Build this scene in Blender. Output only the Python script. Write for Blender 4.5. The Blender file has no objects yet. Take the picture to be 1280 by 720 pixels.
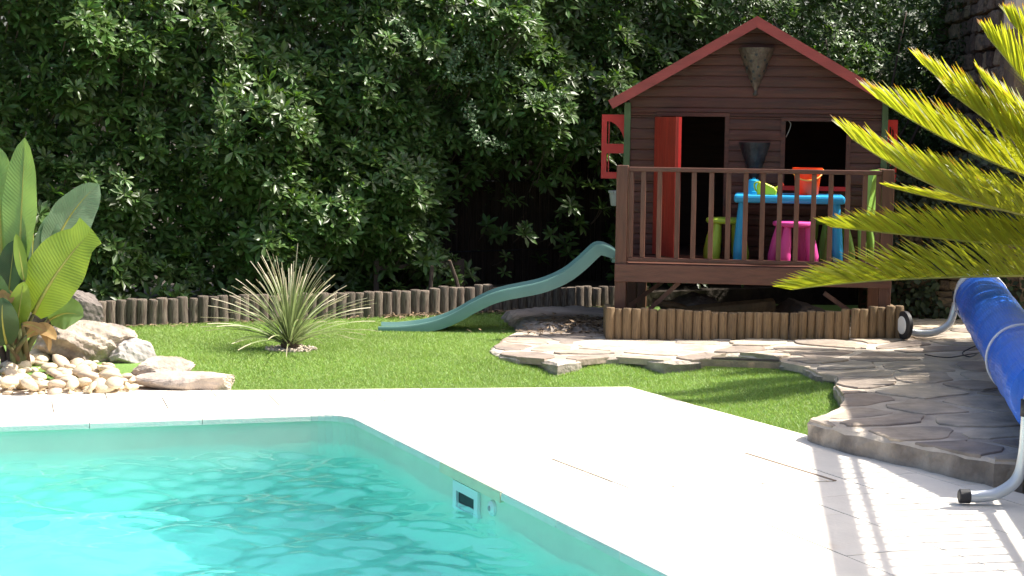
import bpy, bmesh, math, random
import numpy as np
from mathutils import Vector, Matrix
random.seed(7); rng = np.random.default_rng(7)
SC = bpy.context.scene; COL = SC.collection
rad = math.radians

# ------------------------------------------------------------------ camera
FPX, HORIZ, EYE, ROLL = 2200.0, 156.0, 1.55, rad(0.75)
pitch = math.atan((360 - HORIZ) / FPX)
fwd = np.array([0, math.cos(pitch), -math.sin(pitch)])
up0 = np.array([0, math.sin(pitch), math.cos(pitch)])
right = np.array([1.0, 0, 0]) * math.cos(ROLL) + up0 * math.sin(ROLL)
upv = np.cross(right, fwd)
EYEP = np.array([0, 0, EYE])
cam_d = bpy.data.cameras.new('camera'); cam = bpy.data.objects.new('camera', cam_d); COL.objects.link(cam)
cam_d.sensor_width = 36; cam_d.lens = 36 * FPX / 1280; cam_d.clip_end = 500; cam_d.clip_start = 0.05
cam.matrix_world = Matrix([[right[i], upv[i], -fwd[i], EYEP[i]] for i in range(3)] + [[0, 0, 0, 1]])
SC.camera = cam
# ------------------------------------------------------------------ light
SUN_EL, SUN_AZ = rad(54), rad(12)            # azimuth measured from +X towards +Y
sund = np.array([math.cos(SUN_EL) * math.cos(SUN_AZ), math.cos(SUN_EL) * math.sin(SUN_AZ), math.sin(SUN_EL)])
w = bpy.data.worlds.new('World'); SC.world = w; w.use_nodes = True
nt = w.node_tree; bg = nt.nodes['Background']
sky = nt.nodes.new('ShaderNodeTexSky'); sky.sky_type = 'NISHITA'; sky.sun_disc = False
sky.sun_elevation = SUN_EL; sky.sun_rotation = math.pi / 2 - SUN_AZ; sky.dust_density = 4.5; sky.air_density = 1.0
nt.links.new(sky.outputs[0], bg.inputs[0]); bg.inputs[1].default_value = 0.12
sl = bpy.data.lights.new('sun', 'SUN'); sl.energy = 5.0; sl.angle = rad(0.7); sl.color = (1, 0.95, 0.86)
so = bpy.data.objects.new('sun', sl); COL.objects.link(so)
so.rotation_euler = Vector(-sund).to_track_quat('-Z', 'Y').to_euler(); so.location = (8, 4, 12)
SC.view_settings.view_transform = 'Standard'; SC.view_settings.look = 'None'
SC.view_settings.exposure = 0.95; SC.view_settings.gamma = 1.0
SC.render.engine = 'CYCLES'
SC.cycles.use_denoising = True; SC.cycles.max_bounces = 10; SC.cycles.transparent_max_bounces = 16
SC.cycles.diffuse_bounces = 6; SC.cycles.volume_bounces = 2; SC.cycles.glossy_bounces = 4; SC.cycles.transmission_bounces = 8
SC.cycles.sample_clamp_indirect = 12.0; SC.cycles.caustics_reflective = False; SC.cycles.caustics_refractive = True

def ray(px, py): return fwd * FPX + right * (px - 640) - upv * (py - 360)
def G(px, py, z=0.0):
    d = ray(px, py); return EYEP + d * ((z - EYE) / d[2])
def PY(px, py, Y):
    d = ray(px, py); return EYEP + d * (Y / d[1])

# ------------------------------------------------------------------ object helpers
OFF = {}
def fast_mesh(name, V, F, uv=None, smooth=False):
    V = np.asarray(V, np.float32); me = bpy.data.meshes.new(name)
    if isinstance(F, np.ndarray):
        F = np.asarray(F, np.int32); m, k = F.shape
        me.vertices.add(len(V)); me.vertices.foreach_set('co', V.ravel())
        me.loops.add(m * k); me.loops.foreach_set('vertex_index', F.ravel())
        me.polygons.add(m); me.polygons.foreach_set('loop_start', np.arange(0, m * k, k, dtype=np.int32))
        if uv is not None:
            u = me.uv_layers.new(name='UVMap'); u.data.foreach_set('uv', np.asarray(uv, np.float32)[F.ravel()].ravel())
        me.update(calc_edges=True)
    else:
        me.from_pydata([tuple(v) for v in V.tolist()], [], F)
        if uv is not None:
            u = me.uv_layers.new(name='UVMap')
            for lp in me.loops: u.data[lp.index].uv = uv[lp.vertex_index]
    if smooth: me.polygons.foreach_set('use_smooth', np.ones(len(me.polygons), bool))
    return me
def link(name, me, mat=None, parent=None, loc=None, rot=None, scl=None):
    o = bpy.data.objects.new(name, me)
    if mat is not None and me is not None and not me.materials: me.materials.append(mat)
    COL.objects.link(o)
    if parent is not None: o.parent = parent; OFF[o] = OFF.get(parent, np.zeros(3))
    if loc is not None: o.location = loc
    if rot is not None: o.rotation_euler = rot
    if scl is not None: o.scale = scl
    return o
def tag(o, label=None, cat=None, group=None, kind=None):
    if label: o['label'] = label
    if cat: o['category'] = cat
    if group: o['group'] = group
    if kind: o['kind'] = kind
    return o
def thing(name, label, cat, loc, group=None, rotz=0, local=False):
    o = bpy.data.objects.new(name, None); COL.objects.link(o); o.empty_display_size = 0.1
    o.location = tuple(loc); o.rotation_euler = (0, 0, rotz)
    OFF[o] = np.zeros(3) if local else np.array(loc, float)
    return tag(o, label, cat, group)
class MB:
    def __init__(s): s.V = []; s.F = []; s.n = 0; s.U = []
    def add(s, V, F, uv=None):
        V = np.asarray(V, float); s.V.append(V)
        s.F += [tuple(int(i) + s.n for i in f) for f in F]; s.n += len(V)
        s.U.append(np.zeros((len(V), 2)) if uv is None else np.asarray(uv, float)); return s
    def box(s, lo, hi, bev=0.0):
        lo = np.array(lo, float); hi = np.array(hi, float)
        if bev <= 0:
            V = [(x, y, z) for z in (lo[2], hi[2]) for y in (lo[1], hi[1]) for x in (lo[0], hi[0])]
            return s.add(V, [(0, 2, 3, 1), (4, 5, 7, 6), (0, 1, 5, 4), (2, 6, 7, 3), (0, 4, 6, 2), (1, 3, 7, 5)])
        bm = bmesh.new(); bmesh.ops.create_cube(bm, size=1.0)
        for v in bm.verts: v.co = Vector([(lo[i] + hi[i]) / 2 + v.co[i] * (hi[i] - lo[i]) for i in range(3)])
        bmesh.ops.bevel(bm, geom=bm.edges[:], offset=bev, segments=2, profile=0.5, affect='EDGES')
        bm.verts.index_update()
        s.add([v.co[:] for v in bm.verts], [[v.index for v in f.verts] for f in bm.faces]); bm.free(); return s
    def bar(s, a, b, w, h, upd=(0, 0, 1)):
        a = np.array(a, float); b = np.array(b, float); t = (b - a) / np.linalg.norm(b - a)
        sd = np.cross(t, np.array(upd, float)); sd /= np.linalg.norm(sd); u = np.cross(sd, t)
        V = [p + sd * sx * w / 2 + u * sz * h / 2 for p in (a, b) for sz in (-1, 1) for sx in (-1, 1)]
        return s.add(V, [(0, 2, 3, 1), (4, 5, 7, 6), (0, 1, 5, 4), (2, 6, 7, 3), (0, 4, 6, 2), (1, 3, 7, 5)])
    def tube(s, P, r, n=8, cap=True, flat=1.0):
        P = np.asarray(P, float); k = len(P); r = np.broadcast_to(np.asarray(r, float), (k,))
        T = np.gradient(P, axis=0); T /= np.linalg.norm(T, axis=1)[:, None] + 1e-12
        ref = np.array([0, 0, 1.0]) if abs(T[0][2]) < 0.9 else np.array([1.0, 0, 0])
        V = []; a0 = None
        for i in range(k):
            if a0 is None: a0 = np.cross(T[i], ref)
            a0 = a0 - T[i] * (a0 @ T[i]); a0 /= np.linalg.norm(a0) + 1e-12
            b = np.cross(T[i], a0)
            for j in range(n):
                th = 2 * math.pi * j / n; V.append(P[i] + r[i] * (math.cos(th) * a0 + flat * math.sin(th) * b))
        F = [(i * n + j, i * n + (j + 1) % n, (i + 1) * n + (j + 1) % n, (i + 1) * n + j) for i in range(k - 1) for j in range(n)]
        if cap: F += [tuple(range(n - 1, -1, -1)), tuple((k - 1) * n + j for j in range(n))]
        return s.add(V, F)
    def lathe(s, prof, c=(0, 0, 0), n=20, a0=0.0, a1=2 * math.pi, sq=None, yscale=1.0):
        full = abs(a1 - a0 - 2 * math.pi) < 1e-6; m = n if full else n + 1; V = []
        for (r, z) in prof:
            for j in range(m):
                th = a0 + (a1 - a0) * j / n
                V.append((c[0] + r * math.cos(th), c[1] + yscale * r * math.sin(th), c[2] + z))
        F = []
        for i in range(len(prof) - 1):
            for j in range(n if full else n):
                k = (j + 1) % m
                F.append((i * m + j, i * m + k, (i + 1) * m + k, (i + 1) * m + j))
        return s.add(V, F)
    def prism(s, poly, z0, z1, bev=0.0, zf=None):
        P = np.asarray(poly, float)
        area = 0.5 * np.sum(P[:, 0] * np.roll(P[:, 1], -1) - np.roll(P[:, 0], -1) * P[:, 1])
        if area < 0: P = P[::-1]
        n = len(P); c = P.mean(0)
        rings = [(P, z0), (P, z1 - bev), (P + (c - P) / (np.linalg.norm(c - P, axis=1)[:, None] + 1e-9) * bev, z1)] if bev > 0 else [(P, z0), (P, z1)]
        V = [(x, y, z + (zf(x, y) if zf else 0)) for R, z in rings for x, y in R]
        F = [tuple(range(n - 1, -1, -1)), tuple(range((len(rings) - 1) * n, len(rings) * n))]
        F += [(i * n + j, i * n + (j + 1) % n, (i + 1) * n + (j + 1) % n, (i + 1) * n + j) for i in range(len(rings) - 1) for j in range(n)]
        return s.add(V, F)
    def build(s, name, mat, parent=None, smooth=False, world=True, uv=False):
        V = np.concatenate(s.V)
        if parent is not None and world: V = V - OFF.get(parent, np.zeros(3))
        me = fast_mesh(name, V, s.F, np.concatenate(s.U) if uv else None, smooth)
        if smooth == 'auto': pass
        return link(name, me, mat, parent)
def autosmooth(o, ang=40):
    me = o.data; bm = bmesh.new(); bm.from_mesh(me)
    for f in bm.faces: f.smooth = True
    for e in bm.edges:
        if len(e.link_faces) == 2 and e.calc_face_angle(0) > rad(ang): e.smooth = False
    bm.to_mesh(me); bm.free(); return o
def bez(P, n=24):
    P = np.asarray(P, float); t = np.linspace(0, 1, n)[:, None]
    if len(P) == 3: return (1 - t) ** 2 * P[0] + 2 * t * (1 - t) * P[1] + t * t * P[2]
    return (1 - t) ** 3 * P[0] + 3 * t * (1 - t) ** 2 * P[1] + 3 * t * t * (1 - t) * P[2] + t ** 3 * P[3]
def catmull(P, n=8):
    P = np.asarray(P, float); Q = np.vstack([2 * P[0] - P[1], P, 2 * P[-1] - P[-2]]); out = []
    for i in range(1, len(Q) - 2):
        for t in np.arange(n) / n:
            a, b, c, d = Q[i - 1], Q[i], Q[i + 1], Q[i + 2]
            out.append(0.5 * (2 * b + (c - a) * t + (2 * a - 5 * b + 4 * c - d) * t * t + (3 * b - a - 3 * c + d) * t ** 3))
    out.append(P[-1]); return np.array(out)
def clip_half(poly, p, nrm):            # keep the side where (x-p).nrm <= 0
    out = []; n = len(poly)
    for i in range(n):
        a = poly[i]; b = poly[(i + 1) % n]; da = (a - p) @ nrm; db = (b - p) @ nrm
        if da <= 0: out.append(a)
        if (da < 0 < db) or (db < 0 < da): out.append(a + (b - a) * (da / (da - db)))
    return out
def clip_convex(poly, conv):            # conv counter-clockwise
    out = [np.array(q, float) for q in poly]
    for i in range(len(conv)):
        a = np.array(conv[i], float); b = np.array(conv[(i + 1) % len(conv)], float); e = b - a
        out = clip_half(out, a, np.array([e[1], -e[0]]))
        if len(out) < 3: return []
    return out
def inside(P, poly):
    poly = np.asarray(poly); x, y = P[:, 0], P[:, 1]; r = np.zeros(len(P), bool); j = len(poly) - 1
    for i in range(len(poly)):
        xi, yi = poly[i]; xj, yj = poly[j]
        c = ((yi > y) != (yj > y)) & (x < (xj - xi) * (y - yi) / (yj - yi + 1e-12) + xi); r ^= c; j = i
    return r
def area2(p):
    p = np.asarray(p); return 0.5 * np.sum(p[:, 0] * np.roll(p[:, 1], -1) - np.roll(p[:, 0], -1) * p[:, 1])
def sheet_with_hole(outer, holes, z):
    bm = bmesh.new(); es = []
    for loop in [outer] + holes:
        vs = [bm.verts.new((p[0], p[1], z)) for p in loop]
        es += [bm.edges.new((vs[i], vs[(i + 1) % len(vs)])) for i in range(len(vs))]
    bmesh.ops.triangle_fill(bm, edges=es, use_beauty=True, use_dissolve=False)
    bmesh.ops.recalc_face_normals(bm, faces=bm.faces[:])
    if bm.faces and sum(f.normal.z for f in bm.faces) < 0: bmesh.ops.reverse_faces(bm, faces=bm.faces[:])
    me = bpy.data.meshes.new('sheet'); bm.to_mesh(me); bm.free(); return me

# ------------------------------------------------------------------ materials
def mat(name, col, rough=0.6, var=0.2, scale=6.0, bump=0.0, bscale=60.0, metal=0.0, spec=0.5, transl=0.0, tcol=None,
        stretch=(1, 1, 1), rand=0.0, island=0.0, col2=None, mixscale=2.0, mixlo=0.45, mixhi=0.65, hue=0.0, coat=0.0, tipcol=None, tipat=0.85, vein=0.0, detail=6):
    m = bpy.data.materials.new(name); m.use_nodes = True; t = m.node_tree; N = t.nodes; L = t.links
    b = N['Principled BSDF']; out = N['Material Output']
    tc = N.new('ShaderNodeTexCoord'); mp = N.new('ShaderNodeMapping'); mp.inputs['Scale'].default_value = stretch
    oi = N.new('ShaderNodeObjectInfo')
    ad = N.new('ShaderNodeVectorMath'); ad.operation = 'MULTIPLY_ADD'
    L.new(oi.outputs['Random'], ad.inputs[0]); ad.inputs[1].default_value = (17, 23, 31); L.new(tc.outputs['Object'], ad.inputs[2])
    L.new(ad.outputs[0], mp.inputs['Vector'])
    nz = N.new('ShaderNodeTexNoise'); nz.inputs['Scale'].default_value = scale; nz.inputs['Detail'].default_value = detail; nz.inputs['Roughness'].default_value = 0.6
    L.new(mp.outputs[0], nz.inputs['Vector'])
    mr = N.new('ShaderNodeMapRange'); mr.inputs['From Min'].default_value = 0.3; mr.inputs['From Max'].default_value = 0.7
    mr.inputs['To Min'].default_value = 1 - var; mr.inputs['To Max'].default_value = 1 + var
    L.new(nz.outputs['Fac'], mr.inputs['Value'])
    base = N.new('ShaderNodeRGB'); base.outputs[0].default_value = (*col, 1); cur = base.outputs[0]
    if col2 is not None:
        n2 = N.new('ShaderNodeTexNoise'); n2.inputs['Scale'].default_value = mixscale; n2.inputs['Detail'].default_value = 8
        L.new(mp.outputs[0], n2.inputs['Vector'])
        m2 = N.new('ShaderNodeMapRange'); m2.interpolation_type = 'SMOOTHSTEP'
        m2.inputs['From Min'].default_value = mixlo; m2.inputs['From Max'].default_value = mixhi; L.new(n2.outputs['Fac'], m2.inputs['Value'])
        mx = N.new('ShaderNodeMix'); mx.data_type = 'RGBA'; L.new(m2.outputs[0], mx.inputs['Factor'])
        L.new(cur, mx.inputs[6]); mx.inputs[7].default_value = (*col2, 1); cur = mx.outputs[2]
    val = mr.outputs[0]
    def mulrand(sock, amt, val):
        r = N.new('ShaderNodeMapRange'); r.inputs['To Min'].default_value = 1 - amt; r.inputs['To Max'].default_value = 1 + amt
        L.new(sock, r.inputs['Value']); q = N.new('ShaderNodeMath'); q.operation = 'MULTIPLY'
        L.new(val, q.inputs[0]); L.new(r.outputs[0], q.inputs[1]); return q.outputs[0]
    if rand: val = mulrand(oi.outputs['Random'], rand, val)
    geo = None
    if island:
        geo = N.new('ShaderNodeNewGeometry'); val = mulrand(geo.outputs['Random Per Island'], island, val)
    hs = N.new('ShaderNodeHueSaturation'); L.new(cur, hs.inputs['Color']); L.new(val, hs.inputs['Value'])
    if hue:
        r = N.new('ShaderNodeMapRange'); r.inputs['To Min'].default_value = 0.5 - hue; r.inputs['To Max'].default_value = 0.5 + hue
        L.new(geo.outputs['Random Per Island'] if geo else oi.outputs['Random'], r.inputs['Value']); L.new(r.outputs[0], hs.inputs['Hue'])
    cur = hs.outputs[0]
    if tipcol is not None:
        uvn = N.new('ShaderNodeSeparateXYZ'); L.new(tc.outputs['UV'], uvn.inputs[0])
        n3 = N.new('ShaderNodeTexNoise'); n3.inputs['Scale'].default_value = 9; L.new(tc.outputs['Object'], n3.inputs['Vector'])
        a3 = N.new('ShaderNodeMath'); a3.operation = 'MULTIPLY_ADD'; L.new(n3.outputs['Fac'], a3.inputs[0]); a3.inputs[1].default_value = 0.5; L.new(uvn.outputs['Y'], a3.inputs[2])
        m3 = N.new('ShaderNodeMapRange'); m3.inputs['From Min'].default_value = tipat + 0.22; m3.inputs['From Max'].default_value = tipat + 0.34; L.new(a3.outputs[0], m3.inputs['Value'])
        mx = N.new('ShaderNodeMix'); mx.data_type = 'RGBA'; L.new(m3.outputs[0], mx.inputs['Factor']); L.new(cur, mx.inputs[6]); mx.inputs[7].default_value = (*tipcol, 1); cur = mx.outputs[2]
    L.new(cur, b.inputs['Base Color'])
    b.inputs['Roughness'].default_value = rough; b.inputs['Metallic'].default_value = metal
    b.inputs['Specular IOR Level'].default_value = spec; b.inputs['Coat Weight'].default_value = coat
    nrm = None
    if bump:
        nb = N.new('ShaderNodeTexNoise'); nb.inputs['Scale'].default_value = bscale; nb.inputs['Detail'].default_value = 8; L.new(mp.outputs[0], nb.inputs['Vector'])
        bp = N.new('ShaderNodeBump'); bp.inputs['Strength'].default_value = bump; bp.inputs['Distance'].default_value = 0.02
        L.new(nb.outputs['Fac'], bp.inputs['Height']); nrm = bp.outputs[0]
    if vein:
        uvs = N.new('ShaderNodeSeparateXYZ'); L.new(tc.outputs['UV'], uvs.inputs[0])
        ab = N.new('ShaderNodeMath'); ab.operation = 'ABSOLUTE'; L.new(uvs.outputs['X'], ab.inputs[0])
        ma = N.new('ShaderNodeMath'); ma.operation = 'MULTIPLY_ADD'; L.new(ab.outputs[0], ma.inputs[0]); ma.inputs[1].default_value = -0.12; L.new(uvs.outputs['Y'], ma.inputs[2])
        si = N.new('ShaderNodeMath'); si.operation = 'MULTIPLY'; L.new(ma.outputs[0], si.inputs[0]); si.inputs[1].default_value = 210
        sn = N.new('ShaderNodeMath'); sn.operation = 'SINE'; L.new(si.outputs[0], sn.inputs[0])
        bp = N.new('ShaderNodeBump'); bp.inputs['Strength'].default_value = vein; bp.inputs['Distance'].default_value = 0.004
        L.new(sn.outputs[0], bp.inputs['Height']); nrm = bp.outputs[0]
    if nrm: L.new(nrm, b.inputs['Normal'])
    if transl:
        tr = N.new('ShaderNodeBsdfTranslucent'); mxs = N.new('ShaderNodeMixShader'); mxs.inputs[0].default_value = transl
        if tcol:
            tm = N.new('ShaderNodeMix'); tm.data_type = 'RGBA'; tm.blend_type = 'MULTIPLY'; tm.inputs['Factor'].default_value = 1
            L.new(cur, tm.inputs[6]); tm.inputs[7].default_value = (*tcol, 1); L.new(tm.outputs[2], tr.inputs['Color'])
        else: L.new(cur, tr.inputs['Color'])
        if nrm: L.new(nrm, tr.inputs['Normal'])
        L.new(b.outputs[0], mxs.inputs[1]); L.new(tr.outputs[0], mxs.inputs[2]); L.new(mxs.outputs[0], out.inputs['Surface'])
    return m
M = {}
M['soil'] = mat('soil', (0.055, 0.042, 0.03), 0.95, 0.5, 5, 0.6, 30)
M['turf'] = mat('turf_backing', (0.13, 0.23, 0.045), 0.9, 0.2, 3, 0.4, 80)
M['grass'] = mat('grass_blade', (0.30, 0.42, 0.12), 0.55, 0.15, 1.6, transl=0.35, tcol=(1.1, 1.15, 0.6), island=0.22, hue=0.02)
M['hedge'] = mat('hedge_leaf', (0.080, 0.138, 0.036), 0.38, 0.3, 1.2, transl=0.28, tcol=(1.6, 1.8, 0.5), island=0.4, hue=0.02, spec=0.5)
M['vine'] = mat('vine_leaf', (0.10, 0.17, 0.07), 0.4, 0.2, 3, transl=0.3, island=0.35)
M['shrub'] = mat('shrub_leaf', (0.03, 0.055, 0.02), 0.5, 0.25, 2, transl=0.18, island=0.45, spec=0.25)
M['ivy'] = mat('shaded_ivy_leaf', (0.025, 0.042, 0.018), 0.5, 0.3, 3, transl=0.15, island=0.5, spec=0.4)  # leaf colour darkened to carry the tree shade over the bank
M['bark'] = mat('bark', (0.07, 0.05, 0.038), 0.9, 0.35, 14, 0.6, 40, stretch=(1, 1, 0.3))
M['reed'] = mat('reed', (0.045, 0.030, 0.022), 0.85, 0.3, 5, island=0.5)
M['wood'] = mat('stained_wood', (0.090, 0.028, 0.0155), 0.62, 0.3, 7, 0.25, 30, stretch=(0.6, 1, 6), rand=0.15, col2=(0.055, 0.021, 0.014), mixscale=3.0, mixlo=0.5, mixhi=0.75)
M['inside'] = mat('shaded_inner_wood', (0.035, 0.018, 0.013), 0.8, 0.3, 7, stretch=(0.6, 1, 6))  # wood colour darkened to stand in for the shade indoors
M['porchwood'] = mat('porch_wood', (0.14, 0.056, 0.034), 0.55, 0.3, 9, 0.25, 40, stretch=(4, 4, 0.5), rand=0.2, col2=(0.11, 0.055, 0.04), mixscale=3, mixlo=0.5, mixhi=0.75)
M['railwood'] = mat('rail_wood', (0.125, 0.048, 0.030), 0.5, 0.3, 9, 0.25, 40, stretch=(0.5, 4, 4), rand=0.15)
M['roofred'] = mat('barge_red', (0.34, 0.055, 0.045), 0.5, 0.2, 6, 0.15, 50, stretch=(0.5, 2, 2), rand=0.08)
M['redpaint'] = mat('red_paint', (0.68, 0.028, 0.024), 0.42, 0.12, 5, 0.08, 40, rand=0.05)
M['doorred'] = mat('door_red', (0.36, 0.035, 0.022), 0.45, 0.22, 8, 0.15, 40, stretch=(3, 3, 0.5), rand=0.1)
M['greentrim'] = mat('green_trim', (0.075, 0.12, 0.045), 0.55, 0.2, 8, 0.1, 50)
M['felt'] = mat('roof_felt', (0.10, 0.045, 0.04), 0.9, 0.3, 20, 0.4, 120)
M['log'] = mat('weathered_log', (0.205, 0.165, 0.13), 0.85, 0.35, 9, 0.5, 60, stretch=(2, 2, 0.5), rand=0.3, col2=(0.09, 0.06, 0.045), mixscale=5)
M['newlog'] = mat('treated_log', (0.26, 0.175, 0.095), 0.75, 0.28, 9, 0.4, 60, stretch=(2, 2, 0.4), rand=0.2, col2=(0.15, 0.10, 0.06), mixscale=4, mixlo=0.5, mixhi=0.7)
M['flag'] = mat('flagstone', (0.42, 0.34, 0.265), 0.8, 0.28, 6, 0.6, 22, rand=0.3, col2=(0.31, 0.265, 0.225), mixscale=2.2, hue=0.012)
M['mortar'] = mat('mortar', (0.55, 0.475, 0.39), 0.92, 0.18, 7, 0.6, 40, col2=(0.37, 0.31, 0.255), mixscale=3)
M['lip'] = mat('shaded_terrace_lip', (0.36, 0.315, 0.27), 0.92, 0.35, 6, 1.0, 25, col2=(0.20, 0.17, 0.145), mixscale=3.5)  # rough concrete, its colour darkened further for the shade on the sides
M['rock'] = mat('boulder', (0.44, 0.365, 0.295), 0.9, 0.35, 9, 1.0, 18, rand=0.1, col2=(0.26, 0.21, 0.175), mixscale=4)
M['greyrock'] = mat('grey_boulder', (0.42, 0.385, 0.36), 0.9, 0.4, 6, 0.8, 18, rand=0.1, col2=(0.3, 0.27, 0.25), mixscale=5)
M['tanrock'] = mat('tan_rock', (0.50, 0.41, 0.33), 0.88, 0.3, 5, 0.8, 20, rand=0.15, col2=(0.36, 0.30, 0.26), mixscale=3)
M['shaderock'] = mat('shaded_boulder', (0.22, 0.185, 0.165), 0.9, 0.3, 6, 0.8, 20, col2=(0.15, 0.125, 0.115), mixscale=3)  # boulder colour darkened to stand in for the shade it lies in
M['slabrock'] = mat('slab_rock', (0.30, 0.255, 0.22), 0.9, 0.3, 6, 0.8, 20, col2=(0.21, 0.18, 0.16), mixscale=3)
M['pebble'] = mat('pebble', (0.58, 0.47, 0.335), 0.62, 0.16, 9, 0.1, 60, rand=0.22, hue=0.015)
M['wallstone'] = mat('wall_stone', (0.22, 0.155, 0.11), 0.9, 0.4, 7, 1.0, 26, rand=0.6, hue=0.02, col2=(0.10, 0.08, 0.065), mixscale=3)
M['plaster'] = mat('pink_plaster', (0.62, 0.50, 0.43), 0.9, 0.08, 5, 0.1, 90)
M['trav'] = mat('travertine', (0.80, 0.745, 0.655), 0.7, 0.06, 5, 0.12, 60, rand=0.05, col2=(0.56, 0.43, 0.29), mixscale=2.4, mixlo=0.6, mixhi=0.85)
M['travsand'] = mat('sand_stone', (0.76, 0.68, 0.48), 0.75, 0.08, 6, 0.12, 60)
M['grout'] = mat('grout', (0.20, 0.16, 0.12), 0.95, 0.15, 9, 0.2, 60)
M['liner'] = mat('pool_liner', (0.70, 0.725, 0.58), 0.5, 0.05, 3)
M['white'] = mat('white_plastic', (0.78, 0.79, 0.78), 0.35, 0.04, 4)
M['dark'] = mat('dark_inside', (0.02, 0.025, 0.03), 0.6, 0.1, 4)
M['teal'] = mat('slide_plastic', (0.125, 0.255, 0.225), 0.42, 0.1, 3, 0.03, 80, col2=(0.16, 0.30, 0.265), mixscale=2)
M['bluep'] = mat('blue_plastic', (0.02, 0.34, 0.66), 0.4, 0.05, 4)
M['pinkp'] = mat('pink_plastic', (0.72, 0.075, 0.34), 0.42, 0.05, 4)
M['greenp'] = mat('green_plastic', (0.36, 0.52, 0.05), 0.42, 0.05, 4)
M['chairg'] = mat('green_chair_plastic', (0.30, 0.54, 0.10), 0.42, 0.05, 4)
M['orangep'] = mat('orange_plastic', (0.90, 0.09, 0.012), 0.35, 0.04, 4, transl=0.3)
M['yellowp'] = mat('yellow_plastic', (0.68, 0.76, 0.04), 0.35, 0.04, 4, transl=0.2)
M['cyanp'] = mat('cyan_plastic', (0.02, 0.45, 0.75), 0.35, 0.04, 4, transl=0.1)
M['handle'] = mat('handle_plastic', (0.9, 0.36, 0.05), 0.35, 0.04, 4)
M['alu'] = mat('aluminium', (0.62, 0.66, 0.70), 0.35, 0.06, 6, metal=0.55)
M['rubber'] = mat('black_rubber', (0.022, 0.022, 0.025), 0.6, 0.2, 10)
M['strap'] = mat('white_strap', (0.72, 0.70, 0.72), 0.6, 0.05, 10)
M['iron'] = mat('old_iron', (0.105, 0.078, 0.06), 0.5, 0.5, 14, 0.6, 40, metal=0.3)
M['iron2'] = mat('dark_iron', (0.045, 0.047, 0.055), 0.45, 0.4, 14, 0.3, 50, metal=0.6)
M['pot'] = mat('pale_pot', (0.42, 0.41, 0.40), 0.6, 0.1, 8)
M['yucca'] = mat('yucca_leaf', (0.25, 0.30, 0.125), 0.45, 0.18, 5, transl=0.3, rand=0.25, tipcol=(0.52, 0.46, 0.32), tipat=0.72)
M['frond'] = mat('palm_leaflet', (0.33, 0.37, 0.04), 0.42, 0.2, 2.5, transl=0.6, tcol=(1.4, 1.3, 0.5), island=0.22, hue=0.012, tipcol=(0.42, 0.20, 0.045), tipat=0.90, spec=0.5)
M['rachis'] = mat('palm_rachis', (0.34, 0.33, 0.07), 0.5, 0.15, 6)
M['palmtrunk'] = mat('palm_trunk', (0.10, 0.07, 0.045), 0.95, 0.4, 12, 0.8, 25)
M['strel'] = mat('broad_leaf', (0.20, 0.31, 0.11), 0.36, 0.12, 4, transl=0.4, tcol=(1.3, 1.3, 0.6), vein=0.14, spec=0.5)
M['strelgrey'] = mat('broad_leaf_grey', (0.19, 0.29, 0.17), 0.36, 0.12, 4, transl=0.3, vein=0.14)
M['strelyel'] = mat('broad_leaf_yellow', (0.22, 0.32, 0.055), 0.4, 0.15, 4, transl=0.5, tcol=(1.2, 1.15, 0.5), vein=0.14)
M['streldark'] = mat('broad_leaf_dark', (0.05, 0.10, 0.035), 0.4, 0.2, 5, transl=0.3, vein=0.12)
M['strelstem'] = mat('broad_stem', (0.11, 0.13, 0.05), 0.5, 0.3, 8, col2=(0.12, 0.06, 0.04), mixscale=4)
M['drybract'] = mat('dry_bract', (0.42, 0.26, 0.10), 0.7, 0.3, 9, transl=0.3)
M['litter'] = mat('leaf_litter', (0.22, 0.15, 0.09), 0.85, 0.3, 9, island=0.6)
M['gravel'] = mat('gravel', (0.5, 0.42, 0.33), 0.8, 0.2, 9, island=0.35)

def cover_mat():
    m = mat('pool_cover_blue', (0.02, 0.15, 0.74), 0.36, 0.12, 3, coat=0.15); t = m.node_tree; N = t.nodes; L = t.links
    tc = N.new('ShaderNodeTexCoord'); mp = N.new('ShaderNodeMapping'); L.new(tc.outputs['UV'], mp.inputs[0])
    mp.inputs['Scale'].default_value = (70, 330, 1)
    vo = N.new('ShaderNodeTexVoronoi'); vo.inputs['Scale'].default_value = 1.0; vo.inputs['Randomness'].default_value = 0.05; L.new(mp.outputs[0], vo.inputs['Vector'])
    nb = N.new('ShaderNodeTexNoise'); nb.inputs['Scale'].default_value = 5; L.new(tc.outputs['Object'], nb.inputs['Vector'])
    ad = N.new('ShaderNodeMath'); ad.operation = 'MULTIPLY_ADD'; L.new(nb.outputs['Fac'], ad.inputs[0]); ad.inputs[1].default_value = 2.0; L.new(vo.outputs['Distance'], ad.inputs[2])
    bp = N.new('ShaderNodeBump'); bp.inputs['Strength'].default_value = 0.5; bp.inputs['Distance'].default_value = 0.006; L.new(ad.outputs[0], bp.inputs['Height'])
    L.new(bp.outputs[0], N['Principled BSDF'].inputs['Normal']); return m
M['cover'] = cover_mat()
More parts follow.
